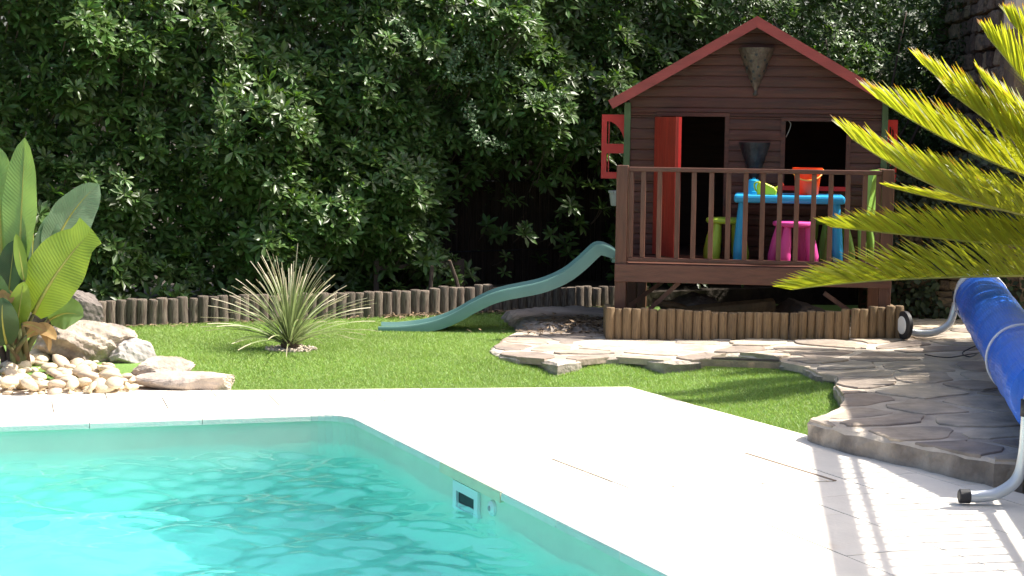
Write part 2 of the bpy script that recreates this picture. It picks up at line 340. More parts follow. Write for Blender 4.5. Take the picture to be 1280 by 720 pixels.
def water_mat():
    m = bpy.data.materials.new('pool_water'); m.use_nodes = True; t = m.node_tree; N = t.nodes; L = t.links
    N.remove(N['Principled BSDF']); out = N['Material Output']
    gl = N.new('ShaderNodeBsdfGlass'); gl.inputs['IOR'].default_value = 1.33; gl.inputs['Roughness'].default_value = 0.0
    tr = N.new('ShaderNodeBsdfTransparent'); ge = N.new('ShaderNodeNewGeometry'); m3 = N.new('ShaderNodeMixShader')
    L.new(ge.outputs['Backfacing'], m3.inputs[0]); L.new(gl.outputs[0], m3.inputs[1]); L.new(tr.outputs[0], m3.inputs[2]); L.new(m3.outputs[0], out.inputs['Surface'])
    va = N.new('ShaderNodeVolumeAbsorption'); va.inputs['Color'].default_value = (0.08, 0.935, 0.99, 1); va.inputs['Density'].default_value = 0.6
    vs = N.new('ShaderNodeVolumeScatter'); vs.inputs['Color'].default_value = (0.6, 0.93, 1.0, 1); vs.inputs['Density'].default_value = 0.22; vs.inputs['Anisotropy'].default_value = 0.2
    ad = N.new('ShaderNodeAddShader'); L.new(va.outputs[0], ad.inputs[0]); L.new(vs.outputs[0], ad.inputs[1]); L.new(ad.outputs[0], out.inputs['Volume']); return m
M['water'] = water_mat()

# ------------------------------------------------------------------ ground plan
def xy(p): return np.array([p[0], p[1]])
WATER_Z = -0.145
pc_far0 = xy(G(0, 531)); pc_far1 = xy(G(420, 517)); pc_r0 = xy(G(440, 520)); pc_r1 = xy(G(838, 718))
d1 = (pc_far1 - pc_far0) / np.linalg.norm(pc_far1 - pc_far0); d2 = (pc_r1 - pc_r0) / np.linalg.norm(pc_r1 - pc_r0)
A_ = np.array([d1, -d2]).T; tt = np.linalg.solve(A_, pc_r0 - pc_far0); PCN = pc_far0 + d1 * tt[0]     # sharp pool corner
RAD = 0.22
half = math.acos(np.clip((-d1) @ d2, -1, 1)) / 2; tan_len = RAD / math.tan(half)
t0 = PCN - d1 * tan_len; t1 = PCN + d2 * tan_len
bis = (-d1 + d2); bis /= np.linalg.norm(bis); cc = PCN + bis * RAD / math.sin(half)
a0 = math.atan2(*(t0 - cc)[::-1]); a1 = math.atan2(*(t1 - cc)[::-1])
if a1 > a0: a1 -= 2 * math.pi
arc = [cc + RAD * np.array([math.cos(a), math.sin(a)]) for a in np.linspace(a0, a1, 9)]
FARL = PCN - d1 * 6.5; NEARR = PCN + d2 * 6.6; NEARL = NEARR - d1 * 7.5
pool = [FARL] + arc + [NEARR, NEARL]                       # clockwise
def offset_poly(poly, dist):
    P = np.array(poly); n = len(P); s = 1 if area2(P) < 0 else -1; out = []
    for i in range(n):
        e0 = P[i] - P[i - 1]; e1 = P[(i + 1) % n] - P[i]
        n0 = np.array([-e0[1], e0[0]]) / np.linalg.norm(e0); n1 = np.array([-e1[1], e1[0]]) / np.linalg.norm(e1)
        b = n0 + n1; b /= np.linalg.norm(b); out.append(P[i] + s * b * dist / max(0.3, b @ n0))
    return [np.array(q) for q in out]
COPW = 0.33
cop_out = offset_poly(pool, COPW)
DF0 = xy(G(-200, 493)); DF1 = xy(G(290, 487.5)); DCOR = xy(G(786, 483.5)); DR1 = xy(G(1245, 608))
dfar = (DCOR - DF1) / np.linalg.norm(DCOR - DF1); dr = (DR1 - DCOR) / np.linalg.norm(DR1 - DCOR)
DFARL = DCOR - dfar * 8.0; DNEARR = DCOR + dr * 10.5; 
deck_out = [DFARL, DCOR, DNEARR, np.array([NEARR[0] + 3.0, -3.0]), np.array([-9.5, -3.0])]
# ground sheet
og = link('ground', sheet_with_hole([(-120, -60), (120, -60), (120, 160), (-120, 160)], [offset_poly(pool, 0.12)], -0.06), M['soil']); tag(og, kind='structure')
# deck base with the pool hole
dk = link('pool_deck', sheet_with_hole(deck_out, [offset_poly(pool, 0.06)], -0.006), M['grout']); tag(dk, kind='structure')
OFF[dk] = np.zeros(3)
# basin
pb = MB(); P3 = pool; n = len(P3); V = []
for z in (-0.034, -1.45):
    V += [(p[0], p[1], z) for p in P3]
pb.add(V, [(i, (i + 1) % n, n + (i + 1) % n, n + i) for i in range(n)] + [tuple(n + i for i in range(n - 1, -1, -1))])
bas = pb.build('pool_basin', M['liner']); tag(bas, kind='structure')
rim = MB()
ro = offset_poly(pool, 0.13)
rim.add([(p[0], p[1], -0.034) for p in pool] + [(p[0], p[1], -0.034) for p in ro], [(i, (i + 1) % n, n + (i + 1) % n, n + i) for i in range(n)])
rim.build('basin_rim', M['liner'], bas)
# coping stones
def coping(a, b, m, zt=0.002, over=0.018, drop=0.0):
    d = (b - a) / np.linalg.norm(b - a); nn = np.array([-d[1], d[0]])
    if nn @ (a - np.array([-3, 6])) < 0: nn = -nn
    a = a + d * 0.0015; b = b - d * 0.0015
    mb = MB(); s = []
    prof = [(-over, -0.033 - drop), (-over, -0.008), (-over + 0.003, zt - 0.002), (-over + 0.008, zt), (COPW - 0.003, zt), (COPW - 0.003, -0.033)]
    V = [(*(p + nn * q), z) for p in (a, b) for q, z in prof]; k = len(prof)
    mb.add(V, [(i, (i + 1) % k, k + (i + 1) % k, k + i) for i in range(k)] + [tuple(range(k - 1, -1, -1)), tuple(range(k, 2 * k))])
    return mb.build('coping_stone', m, dk)
def run_coping(a, b, L=0.55, cuts=None):
    ln = np.linalg.norm(b - a); d = (b - a) / ln
    cs = cuts if cuts else list(np.linspace(0, ln, max(2, round(ln / L) + 1)))
    for i in range(len(cs) - 1): yield a + d * cs[i], a + d * cs[i + 1]
for a, b in run_coping(FARL, t0): coping(a, b, M['trav'])
sk0 = np.dot(xy(G(557, 577)) - t1, d2); sk1 = np.dot(xy(G(632, 615)) - t1, d2); lnr = np.linalg.norm(NEARR - t1)
cuts = list(np.linspace(0, sk0, 3)) + list(np.linspace(sk1, lnr, max(2, round((lnr - sk1) / 0.58) + 1)))
for i, (a, b) in enumerate(run_coping(t1, NEARR, cuts=cuts)):
    if i == 2: coping(a, b, M['travsand'], zt=0.004, over=0.022, drop=0.012)
    else: coping(a, b, M['trav'])
for i in range(0, 8, 4):
    q = arc[i:i + 5]; prof = [(-0.018, -0.033), (-0.018, -0.008), (-0.015, 0.0), (-0.010, 0.002), (COPW - 0.003, 0.002), (COPW - 0.003, -0.033)]; k = len(prof)
    V = [(*(p - (cc - p) / RAD * o), z) for p in q for o, z in prof]
    MB().add(V, [(m * k + a, m * k + (a + 1) % k, (m + 1) * k + (a + 1) % k, (m + 1) * k + a) for m in range(4) for a in range(k)] + [tuple(range(k - 1, -1, -1)), tuple(4 * k + a for a in range(k))]).build('coping_stone', M['trav'], dk)
for a, b in run_coping(NEARR, NEARL, 0.7): coping(a, b, M['trav'])
# deck slabs in two fields that meet on the mitre from the pool corner to the deck corner
co_t = PCN - (bis * COPW / math.sin(half))
mit = DCOR - co_t
def slabs(origin, du, lu, lv, conv, gap=0.003, nu=30, nv=12, bond=True):
    dv = np.array([-du[1], du[0]]); conv = [np.array(c) for c in conv]
    if area2(conv) < 0: conv = conv[::-1]
    for j in range(-2, nv):
        for i in range(-nu, nu):
            x0 = i * lu + (lu / 2 if (bond and j % 2) else 0); y0 = j * lv
            r = [origin + du * (x0 + gap) + dv * (y0 + gap), origin + du * (x0 + lu - gap) + dv * (y0 + gap),
                 origin + du * (x0 + lu - gap) + dv * (y0 + lv - gap), origin + du * (x0 + gap) + dv * (y0 + lv - gap)]
            c = clip_convex(r, conv)
            if len(c) >= 3 and abs(area2(c)) > 0.004:
                dz = random.uniform(-0.0006, 0.0006)
                MB().prism(c, -0.0045, 0.0 + dz, 0.0012).build('slab', M['trav'], dk)
farO = xy(cop_out[0])
slabs(co_t, d1, 0.6, 0.4, [co_t - d1 * 6.4, co_t, DCOR, DFARL + dfar * 1.2], nu=12, nv=8)
oarc = [q - (cc - q) / RAD * (COPW + 0.002) for q in arc]
e_a = (oarc[0] - co_t) / np.linalg.norm(oarc[0] - co_t)
for part in (oarc[:5], oarc[4:]):
    MB().prism([co_t] + part, -0.0045, 0.0002).build('slab', M['trav'], dk)
# right field; the hatch is left out of it
ha = xy(G(690, 574)); hb = xy(G(930, 567.5)); hc = xy(G(1042, 602)); hd = hc + (ha - hb)
hdir = (hc - hb) / np.linalg.norm(hc - hb)
slabs(co_t, d2, 0.6, 0.4, [co_t, co_t + d2 * 6.5, DNEARR - dr * 3.2, DCOR], nu=14, nv=8)
# hatch lid standing a hair proud with a dark slot round it
ht = thing('deck_hatch', 'flush pale stone hatch lid set in the white pool deck', 'hatch', (*((ha + hc) / 2), 0.0))
lid = [ha, hb, hb + (hc - hb) * 1.0, ha + (hc - hb) * 1.0]
MB().prism(lid, 0.0012, 0.0045, 0.001).build('lid', M['trav'], ht)
def strip(a, b, wd, z, name, m, par): 
    d = (b - a) / np.linalg.norm(b - a); q = np.array([-d[1], d[0]]) * wd / 2
    return MB().prism([a - q, b - q, b + q, a + q], z - 0.003, z).build(name, m, par)
M['slot'] = mat('slot_metal', (0.16, 0.11, 0.07), 0.6, 0.25, 12)
M['slotpale'] = mat('slot_sand', (0.72, 0.62, 0.48), 0.7, 0.2, 12)
e1 = hc - hb; q1 = np.array([-e1[1], e1[0]]) / np.linalg.norm(e1)
strip(hb + q1 * 0.006, hc + q1 * 0.006, 0.02, 0.0052, 'frame_edge', M['slot'], ht); strip(hb - q1 * 0.03, hc - q1 * 0.03, 0.006, 0.0054, 'frame_edge', M['slotpale'], ht)
strip(ha, hb, 0.006, 0.0056, 'frame_edge', M['slotpale'], ht)
strip(ha - q1 * 0.0, ha + e1 * 0.8, 0.006, 0.0058, 'frame_edge', M['slotpale'], ht); strip(ha - q1 * 0.035, ha - q1 * 0.035 + e1 * 0.75, 0.005, 0.006, 'frame_edge', M['slotpale'], ht)

# water
def waves(x, y):
    z = np.zeros_like(x)
    for k, (A, wl, ang, ph) in enumerate([(0.010, 1.3, 1.9, 0.3), (0.010, 0.85, 2.6, 1.2), (0.008, 0.62, 1.2, 2.2), (0.006, 0.45, 2.2, 4.0), (0.0042, 0.30, 0.9, 0.6), (0.0034, 0.24, 1.7, 5.1), (0.0028, 0.17, 2.5, 2.9), (0.0022, 0.125, 1.4, 1.7)]):
        kx, ky = math.cos(ang) * 2 * math.pi / wl, math.sin(ang) * 2 * math.pi / wl
        wob = 0.9 * np.sin(x * 1.7 / wl * 0.35 + k) + 0.9 * np.cos(y * 1.3 / wl * 0.4 + 2 * k)
        z += A * np.sin(kx * x + ky * y + ph + wob * 1.6) + 0.35 * A * np.cos(2 * (kx * x + ky * y + ph + wob * 1.6))
    return z
wp = offset_poly(pool, 0.03)
bm = bmesh.new()
x0, x1_, y0, y1_ = -5.2, 3.2, 3.2, 10.2; step = 0.025
nx, ny = int((x1_ - x0) / step), int((y1_ - y0) / step)
gx, gy = np.meshgrid(x0 + np.arange(nx) * step, y0 + np.arange(ny) * step)
ptsg = np.c_[gx.ravel(), gy.ravel()]; ins = inside(ptsg, wp)
# keep the grid, pull outside vertices onto the pool edge
def pull(P, poly):
    poly = np.array(poly); best = np.full(len(P), 1e9); out = P.copy()
    for i in range(len(poly)):
        a = poly[i]; b = poly[(i + 1) % len(poly)]; e = b - a; t = np.clip(((P - a) @ e) / (e @ e), 0, 1); q = a + t[:, None] * e
        dd = np.linalg.norm(P - q, axis=1); m_ = dd < best; best[m_] = dd[m_]; out[m_] = q[m_]
    return out, best
pl, bd = pull(ptsg, wp)
cellin = ins.reshape(ny, nx)
use = np.zeros((ny - 1, nx - 1), bool)
for dy in (0, 1):
    for dx in (0, 1): use |= cellin[dy:ny - 1 + dy, dx:nx - 1 + dx]
ptsg[~ins] = pl[~ins]
zz = WATER_Z + waves(ptsg[:, 0], ptsg[:, 1]) * np.clip(0.35 + np.where(ins, bd, 0) * 2, 0, 1)
jj, ii = np.nonzero(use); idx = lambda j, i: j * nx + i
F = np.c_[idx(jj, ii), idx(jj, ii + 1), idx(jj + 1, ii + 1), idx(jj + 1, ii)]
usedv = np.unique(F); remap = -np.ones(nx * ny, int); remap[usedv] = np.arange(len(usedv)); F = remap[F]
Vt = np.c_[ptsg[usedv], zz[usedv]]
bm.free()
ed = {}
for q in F:
    for a, b in ((q[0], q[1]), (q[1], q[2]), (q[2], q[3]), (q[3], q[0])):
        if (b, a) in ed: del ed[(b, a)]
        else: ed[(a, b)] = 1
N0 = len(Vt); Vb = Vt.copy(); Vb[:, 2] = -1.60
sides = np.array([(b, a, a + N0, b + N0) for (a, b) in ed])
Fall = np.vstack([F, (F + N0)[:, ::-1], sides])
wo = link('pool_water', fast_mesh('pool_water', np.vstack([Vt, Vb]), Fall, None, True), M['water']); tag(wo, kind='structure')

# skimmer and inlet on the right pool wall
sn = np.array([d2[1], -d2[0]]) 
if sn @ (np.array([-3, 6]) - t1) < 0: sn = -sn            # into the pool
def wallpt(px, py):      # pixel on the right pool wall plane -> (along, z)
    d = ray(px, py); nrm3 = np.array([sn[0], sn[1], 0]); p0 = np.array([t1[0], t1[1], 0]); t = ((p0 - EYEP) @ nrm3) / (d @ nrm3)
    q = EYEP + d * t; return (xy(q) - t1) @ d2, q[2]
sa, sz1 = wallpt(570, 602); sb, sz2 = wallpt(601, 616); 
sk = thing('skimmer', 'white square skimmer mouth in the pool wall under the sandy coping stone', 'skimmer', (*(t1 + d2 * (sa + sb) / 2), WATER_Z))
def wbox(mb, u0, u1, z0, z1, t0_, t1_):
    a = t1 + d2 * u0; b = t1 + d2 * u1
    q = [a + sn * t0_, b + sn * t0_, b + sn * t1_, a + sn * t1_]; mb.prism(q, z0, z1)
zt, zb = -0.052, -0.29; fw = 0.042
fr_ = MB(); wbox(fr_, sa, sb, zt - fw, zt, 0.001, 0.016); wbox(fr_, sa, sb, zb, zb + fw, 0.001, 0.016); wbox(fr_, sa, sa + fw, zb + fw, zt - fw, 0.001, 0.016); wbox(fr_, sb - fw, sb, zb + fw, zt - fw, 0.001, 0.016)
fr_.build('frame', M['white'], sk)
dm = MB(); wbox(dm, sa + fw, sb - fw, zb + fw, zt - fw, 0.0005, 0.003); dm.build('mouth', M['dark'], sk)
fl = MB(); wbox(fl, sa + fw * 1.1, sb - fw * 1.1, zb + fw, -0.15, 0.006, 0.009); fl.build('weir_flap', M['white'], sk)
na, nz_ = wallpt(617, 635)
nzl = thing('pool_inlet', 'small round white inlet cap on the pool wall beside the skimmer', 'inlet', (*(t1 + d2 * na), nz_))
mb = MB(); c3 = np.array([*(t1 + d2 * na), nz_]); sn3 = np.array([sn[0], sn[1], 0])
mb.tube([c3, c3 + sn3 * 0.004, c3 + sn3 * 0.012, c3 + sn3 * 0.02], [0.036, 0.036, 0.033, 0.02], 18); mb.build('cap', M['white'], nzl)
mb = MB(); mb.tube([c3 + sn3 * 0.02, c3 + sn3 * 0.024], [0.012, 0.011], 12); mb.build('nozzle', M['pot'], nzl)

# ------------------------------------------------------------------ turf
GZ = 0.06
def sstep(a, b, x): t = np.clip((x - a) / (b - a), 0, 1); return t * t * (3 - 2 * t)
def gz(x, y):
    x = np.asarray(x, float); y = np.asarray(y, float)
    df_ = (x - DCOR[0]) * -dfar[1] + (y - DCOR[1]) * dfar[0]; dr_ = (x - DCOR[0]) * -dr[1] + (y - DCOR[1]) * dr[0]
    return -0.022 + (GZ + 0.022) * sstep(0.05, 0.9, np.maximum(df_, dr_)) + 0.006 * np.sin(x * 1.9) * sstep(10.6, 12, y)
PA = xy(G(118, 411, GZ)); PB = xy(G(765, 384.5, GZ)); pd = (PB - PA) / np.linalg.norm(PB - PA); pn = np.array([pd[1], -pd[0]])     # towards the camera
def pal(s, off): return PA + pd * s - pn * off
gx, gy = np.meshgrid(np.arange(-6.5, 3.2, 0.15), np.arange(8.2, 15.0, 0.15)); 
ny, nx = gx.shape; Vg = np.c_[gx.ravel(), gy.ravel(), gz(gx, gy).ravel()]
# keep cells in front of the log edging and behind the deck edge
cen = Vg[:, :2]; ok = ((cen - PA) @ (-pn) < 0.08) & (((cen - DCOR) @ np.array([-dfar[1], dfar[0]]) > -0.12) | ((cen - DCOR) @ np.array([-dr[1], dr[0]]) > -0.12))
okc = ok.reshape(ny, nx); jj, ii = np.nonzero(okc[:-1, :-1] & okc[1:, 1:] & okc[1:, :-1] & okc[:-1, 1:])
F = np.c_[jj * nx + ii, jj * nx + ii + 1, (jj + 1) * nx + ii + 1, (jj + 1) * nx + ii]
lawn = link('lawn', fast_mesh('lawn', Vg, F, None, True), M['turf']); tag(lawn, kind='structure')

# ------------------------------------------------------------------ stone terrace outline
TZ = 0.095
def tz(x, y): return 0.02 * max(0.0, x - 0.7)
TPX = [(612, 436), (626, 443), (645, 446), (668, 447), (700, 453), (722, 450), (745, 446), (790, 446), (830, 452), (875, 452), (890, 449), (897, 444), (925, 444.5), (958, 447), (972, 451), (975, 457), (1000, 461), (1022, 465), (1041, 467), (1046, 473), (1044, 480), (1051, 490), (1053, 499), (1042, 506), (1028, 512), (1013, 520), (1040, 530), (1090, 541), (1150, 553), (1210, 566), (1246, 574), (1275, 574)]
tpoly = [xy(G(px, py, TZ + (0.03 if px > 1000 else 0))) for px, py in TPX] + [np.array([3.2, 9.0]), np.array([5.5, 9.2]), np.array([5.5, 13.1]), np.array([1.4, 13.3]), xy(G(762, 402, TZ)), xy(G(690, 404, TZ)), xy(G(650, 410, TZ)), xy(G(632, 419, TZ))]
def densify(poly, st=0.07, jit=0.008):
    out = []
    for i in range(len(poly)):
        a = poly[i]; b = poly[(i + 1) % len(poly)]; k = max(1, int(np.linalg.norm(b - a) / st))
        for j in range(k): out.append(a + (b - a) * j / k + rng.normal(0, jit, 2))
    return out
td = densify(tpoly)
terr = MB(); nT = len(td); V = []; tdn = np.array(td)
lo = [(p[0], p[1], -0.06) for p in td]; wv = rng.normal(0, 0.006, nT)
r1 = [(p[0] + a, p[1] + a, 0.03 + tz(*p)) for p, a in zip(td, wv)]
r2 = [(p[0], p[1], TZ - 0.022 + tz(*p) + b) for p, b in zip(td, rng.normal(0, 0.004, nT))]
inn = offset_poly(tpoly, 0)  # unused, keeps the order
cenT = []
sgn = 1 if area2(tdn) > 0 else -1
tan_ = np.roll(tdn, -1, 0) - np.roll(tdn, 1, 0); nin = sgn * np.c_[-tan_[:, 1], tan_[:, 0]]; nin /= np.linalg.norm(nin, axis=1)[:, None]
tin = tdn + nin * 0.02
r3 = [(p[0], p[1], TZ - 0.006 + tz(*p)) for p in tin]
V = lo + r1 + r2 + r3
terr.add(V, [(k * nT + i, k * nT + (i + 1) % nT, (k + 1) * nT + (i + 1) % nT, (k + 1) * nT + i) for k in range(3) for i in range(nT)] + [tuple(3 * nT + i for i in range(nT))])
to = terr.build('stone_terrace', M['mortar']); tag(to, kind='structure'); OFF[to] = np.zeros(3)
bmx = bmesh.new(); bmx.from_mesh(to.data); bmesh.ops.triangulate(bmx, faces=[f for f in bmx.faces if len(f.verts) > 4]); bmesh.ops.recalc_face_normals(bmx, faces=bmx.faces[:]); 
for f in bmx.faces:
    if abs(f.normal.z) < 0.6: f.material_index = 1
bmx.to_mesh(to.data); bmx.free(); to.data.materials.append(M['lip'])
# flagstones: a Voronoi pattern of irregular stones with mortar between
seeds = []
for _ in range(9000):
    p = np.array([rng.uniform(-0.4, 4.6), rng.uniform(7.6, 13.2)])
    dmin = 0.22 + 0.15 * (0.5 + 0.5 * math.sin(p[0] * 5 + p[1] * 3))
    if all(np.linalg.norm((p - q) * np.array([0.78, 1.1])) > dmin for q in seeds): seeds.append(p)
seeds = np.array(seeds); tins = [np.array(q) for q in (tdn + nin * 0.012)]
for k, p in enumerate(seeds):
    cell = [p + np.array(c) for c in ((-0.6, -0.6), (0.6, -0.6), (0.6, 0.6), (-0.6, 0.6))]
    for q in seeds:
        dv = q - p; dl = np.linalg.norm(dv)
        if 0 < dl < 1.4:
            nn = dv / dl; cell = clip_half(cell, p + dv / 2 - nn * random.uniform(0.02, 0.045), nn)
            if len(cell) < 3: break
    if len(cell) < 3: continue
    # rounded, slightly ragged outline
    for _ in range(1):
        c2 = []
        for i in range(len(cell)):
            a, b = cell[i], cell[(i + 1) % len(cell)]; c2 += [a * 0.84 + b * 0.16, a * 0.5 + b * 0.5, a * 0.16 + b * 0.84]
        cell = c2
    cell = [c + rng.normal(0, 0.009, 2) for c in cell]
    if not inside(np.array([p]), tins)[0] and not inside(np.array(cell), tins).any(): continue
    if not inside(np.array(cell), tins).all():
        # trim ragged stones at the terrace edge by moving outside points onto the edge
        q = np.array(cell); out_ = ~inside(q, tins); q[out_] = pull(q[out_], tins)[0]
        keep = [0]
        for i in range(1, len(q)):
            if np.linalg.norm(q[i] - q[keep[-1]]) > 0.006: keep.append(i)
        cell = [q[i] for i in keep]
        if len(cell) < 4 or abs(area2(cell)) < 0.008: continue
    dz = random.uniform(-0.004, 0.004); tx, ty = rng.normal(0, 0.006, 2)
    MB().prism(cell, TZ - 0.04, TZ + 0.001 + dz, 0.004, zf=lambda x, y: tz(x, y) + (x - p[0]) * tx + (y - p[1]) * ty).build('flagstone', M['flag'], to)

# ------------------------------------------------------------------ turf blades
reg = [xy(G(150, 489)), DCOR + np.array([0, 0.0]), xy(G(1012, 546)), xy(G(1060, 505)), xy(G(1000, 440)), xy(G(640, 440)), PB + pn * 0.0, PA - pd * 1.0, np.array([-4.2, 11.0])]
cand = np.c_[rng.uniform(-4.2, 1.9, 800000), rng.uniform(8.6, 14.4, 800000)]
m_ = ((cand - PA) @ (-pn) < -0.03) & ((cand - DCOR) @ np.array([-dfar[1], dfar[0]]) > 0.004) | (((cand - DCOR) @ np.array([-dr[1], dr[0]]) > 0.004) & (cand[:, 0] > DCOR[0] - 0.3) & ((cand - PA) @ (-pn) < -0.03))
m_ &= ~inside(cand, td)
m_ &= ~inside(cand, [xy(G(-80, 496)), xy(G(285, 489.5)), xy(G(180, 458)), xy(G(60, 445)), xy(G(-80, 440))])
# none behind the terrace on the house side or under rocks at the far left
m_ &= ~((cand[:, 0] > 0.75) & (cand[:, 1] > 12.2))
yc0 = xy(G(362, 438, GZ)); m_ &= np.linalg.norm((cand - yc0) * np.array([1, 1.0]), axis=1) > 0.14
cand = cand[m_]; dens = np.clip(1.4 - (cand[:, 1] - 9) * 0.12, 0.7, 1); cand = cand[rng.random(len(cand)) < dens]
k = len(cand); hh = rng.uniform(0.010, 0.022, k); az = rng.uniform(0, 2 * np.pi, k); ln = rng.normal(0, 0.012, (k, 2)); wd = rng.uniform(0.0016, 0.003, k)
base = np.c_[cand, gz(cand[:, 0], cand[:, 1])]; sx = np.c_[np.cos(az) * wd, np.sin(az) * wd, np.zeros(k)]
tip = base + np.c_[ln, hh]
V = np.stack([base - sx, base + sx, tip], 1).reshape(-1, 3)
gr = link('grass', fast_mesh('grass', V, np.arange(3 * k).reshape(-1, 3)), M['grass'])
tag(gr, 'short bright green turf between the pool deck and the log edging', 'grass', kind='stuff')

# ------------------------------------------------------------------ log edging at the back
def log_mesh(n=10, seed=0):
    r = random.Random(seed); mb = MB(); V = []
    rings = [(0, 1.0), (0.3, 1.0), (0.6, 0.98), (0.93, 0.98), (0.985, 0.94), (1.0, 0.84)]
    ph = r.uniform(0, 6); ex = [1 + r.uniform(-0.07, 0.07) for _ in range(n)]
    for z, q in rings:
        for j in range(n):
            th = 2 * math.pi * j / n; V.append((0.5 * q * ex[j] * math.cos(th + ph), 0.5 * q * ex[j] * math.sin(th + ph), z))
    F = [(i * n + j, i * n + (j + 1) % n, (i + 1) * n + (j + 1) % n, (i + 1) * n + j) for i in range(5) for j in range(n)] + [tuple(5 * n + j for j in range(n))]
    mb.add(V, F); return fast_mesh('log', np.concatenate(mb.V), mb.F, None, False)
lm_old = [log_mesh(10, s) for s in range(4)]; lm_new = [log_mesh(10, s + 9) for s in range(4)]
for m in lm_old: m.materials.append(M['log']); m.polygons.foreach_set('use_smooth', np.r_[np.ones(50, bool), np.zeros(1, bool)])
for m in lm_new: m.materials.append(M['newlog']); m.polygons.foreach_set('use_smooth', np.r_[np.ones(50, bool), np.zeros(1, bool)])
le = thing('log_edging', 'low weathered grey-brown log edging between the lawn and the hedge', 'edging', (*PA, GZ))
Lp = np.linalg.norm(PB - PA); s = 0.0; k = 0
while s < Lp + 0.3:
    dia = random.uniform(0.078, 0.092); p = PA + pd * (s + dia / 2); h = 0.20 + random.uniform(-0.010, 0.010) + (0.02 if 2.6 < s < 3.1 else 0) - 0.03 * sstep(3.0, 4.2, s)
    zb_ = float(gz(*p)) - 0.04
    link('log', lm_old[k % 4], None, le, (p[0] - PA[0], p[1] - PA[1], zb_ - GZ), (random.gauss(0, 0.025), random.gauss(0, 0.03), random.uniform(0, 6)), (dia, dia, h + 0.04))
    s += dia * 0.90; k += 1

# ------------------------------------------------------------------ raised soil behind the logs
sb_ = MB(); sb_.prism([PA - pd * 3 - pn * 0.04, PB + pd * 4.5 - pn * 0.04, PB + pd * 4.5 - pn * 6, PA - pd * 3 - pn * 6], -0.05, 0.17)
tag(sb_.build('planting_bed', M['soil']), kind='structure')

# ------------------------------------------------------------------ hedge
def leaf(L, Wd, nseg=3, fold=0.25, curl=0.15, obov=True, twist=0.0):
    t = np.linspace(0, 1, nseg + 1)
    prof = (np.sin(np.pi * np.clip(t, 0, 1) ** 1.5) ** 0.8 if obov else np.sin(np.pi * np.clip(t * 0.94 + 0.03, 0, 1)) ** 0.7)
    prof = np.maximum(prof, 0.06); V = []; U = []
    for i, tt in enumerate(t):
        wv = Wd / 2 * prof[i]; z = -curl * L * tt * tt
        for s in (-1, 0, 1): V.append((L * tt, s * wv, z + abs(s) * fold * wv)); U.append((s, tt))
    F = []
    for i in range(nseg):
        for s in (0, 1): F.append((3 * i + s, 3 * i + 3 + s, 3 * i + 4 + s, 3 * i + 1 + s))
    return np.array(V), np.array(F), np.array(U)
def basis(nrm, spin):                       # rows of the returned matrices map local x,y,z
    nrm = nrm / np.linalg.norm(nrm, axis=1)[:, None]
    ref = np.where(np.abs(nrm[:, 2:3]) < 0.95, np.array([[0, 0, 1.0]]), np.array([[1.0, 0, 0]]))
    a = np.cross(ref, nrm); a /= np.linalg.norm(a, axis=1)[:, None]; b = np.cross(nrm, a)
    c, s = np.cos(spin)[:, None], np.sin(spin)[:, None]
    return np.stack([a * c + b * s, -a * s + b * c, nrm], 1)
def scatter(V, F, R, T, S):
    k = len(T); X = np.einsum('nj,kji->kni', V, R) * S[:, None, None] + T[:, None, :]
    Fk = (F[None] + (np.arange(k) * len(V))[:, None, None]).reshape(-1, F.shape[1]); return X.reshape(-1, 3), Fk
def rosette(seed, nl=11, L=0.10, Wd=0.033):
    r = np.random.default_rng(seed); VV = []; FF = []; n0 = 0
    for i in range(nl):
        inner = i >= 7
        el = r.uniform(0.7, 1.15) if inner else r.uniform(0.05, 0.45); az = i * 2.4 + r.uniform(-0.3, 0.3)
        s = r.uniform(0.75, 1.1) * (0.7 if inner else 1)
        V, F, U = leaf(L * s, Wd * s, 3, 0.3, r.uniform(0.05, 0.25))
        ce, se = math.cos(el), math.sin(el); V = np.c_[V[:, 0] * ce - V[:, 2] * se, V[:, 1], V[:, 0] * se + V[:, 2] * ce]
        V[:, 0] += 0.004
        ca, sa_ = math.cos(az), math.sin(az); V = np.c_[V[:, 0] * ca - V[:, 1] * sa_, V[:, 0] * sa_ + V[:, 1] * ca, V[:, 2]]
        VV.append(V); FF.append(F + n0); n0 += len(V)
    return np.vstack(VV), np.vstack(FF)
ros = [rosette(s, nl) for s, nl in ((1, 11), (2, 12), (3, 10), (4, 13))]
S0, S1_ = -1.4, 8.6
def lump(s, z):
    return (0.30 * np.sin(1.7 * s + 0.6 * z + 1.1) * np.cos(2.1 * z + 0.5 * s) + 0.20 * np.sin(4.1 * s - 2.3 * z) * np.sin(3.7 * z + 1.3 * s + 0.7)
            + 0.12 * np.sin(8.3 * s + 5.1 * z) * np.cos(7.1 * z - 3.0 * s))
hl = thing('hedge', 'tall dense dark green hedge of glossy leaf rosettes behind the lawn', 'hedge', (*pal(3.0, 0.9), 0.17))
nR = 19000
hs_ = rng.uniform(S0, S1_, nR); hz = rng.uniform(0.22, 3.25, nR) 
dep = rng.exponential(0.22, nR); dep = np.minimum(dep, 1.0)
base_d = 0.42 - 0.12 * np.clip(hz, 0, 1.6) + 0.25 * np.clip(hz - 2.6, 0, 1) - lump(hs_, hz) * 0.8
hd_ = base_d + dep
px_s = (hs_ / Lp)                                                     # 0 at the left log, 1 at the porch
hole = (px_s > 0.71) & (px_s < 1.12) & (hz < 1.25 + 0.22 * np.sin(hs_ * 9)) & (rng.random(nR) < 0.93)
low = (hz < 0.4) & (rng.random(nR) < 0.4)
gap_ = (lump(hs_, hz) + 0.10 * np.sin(11 * hs_ + 6 * hz) < -0.22) & (rng.random(nR) < 0.5)
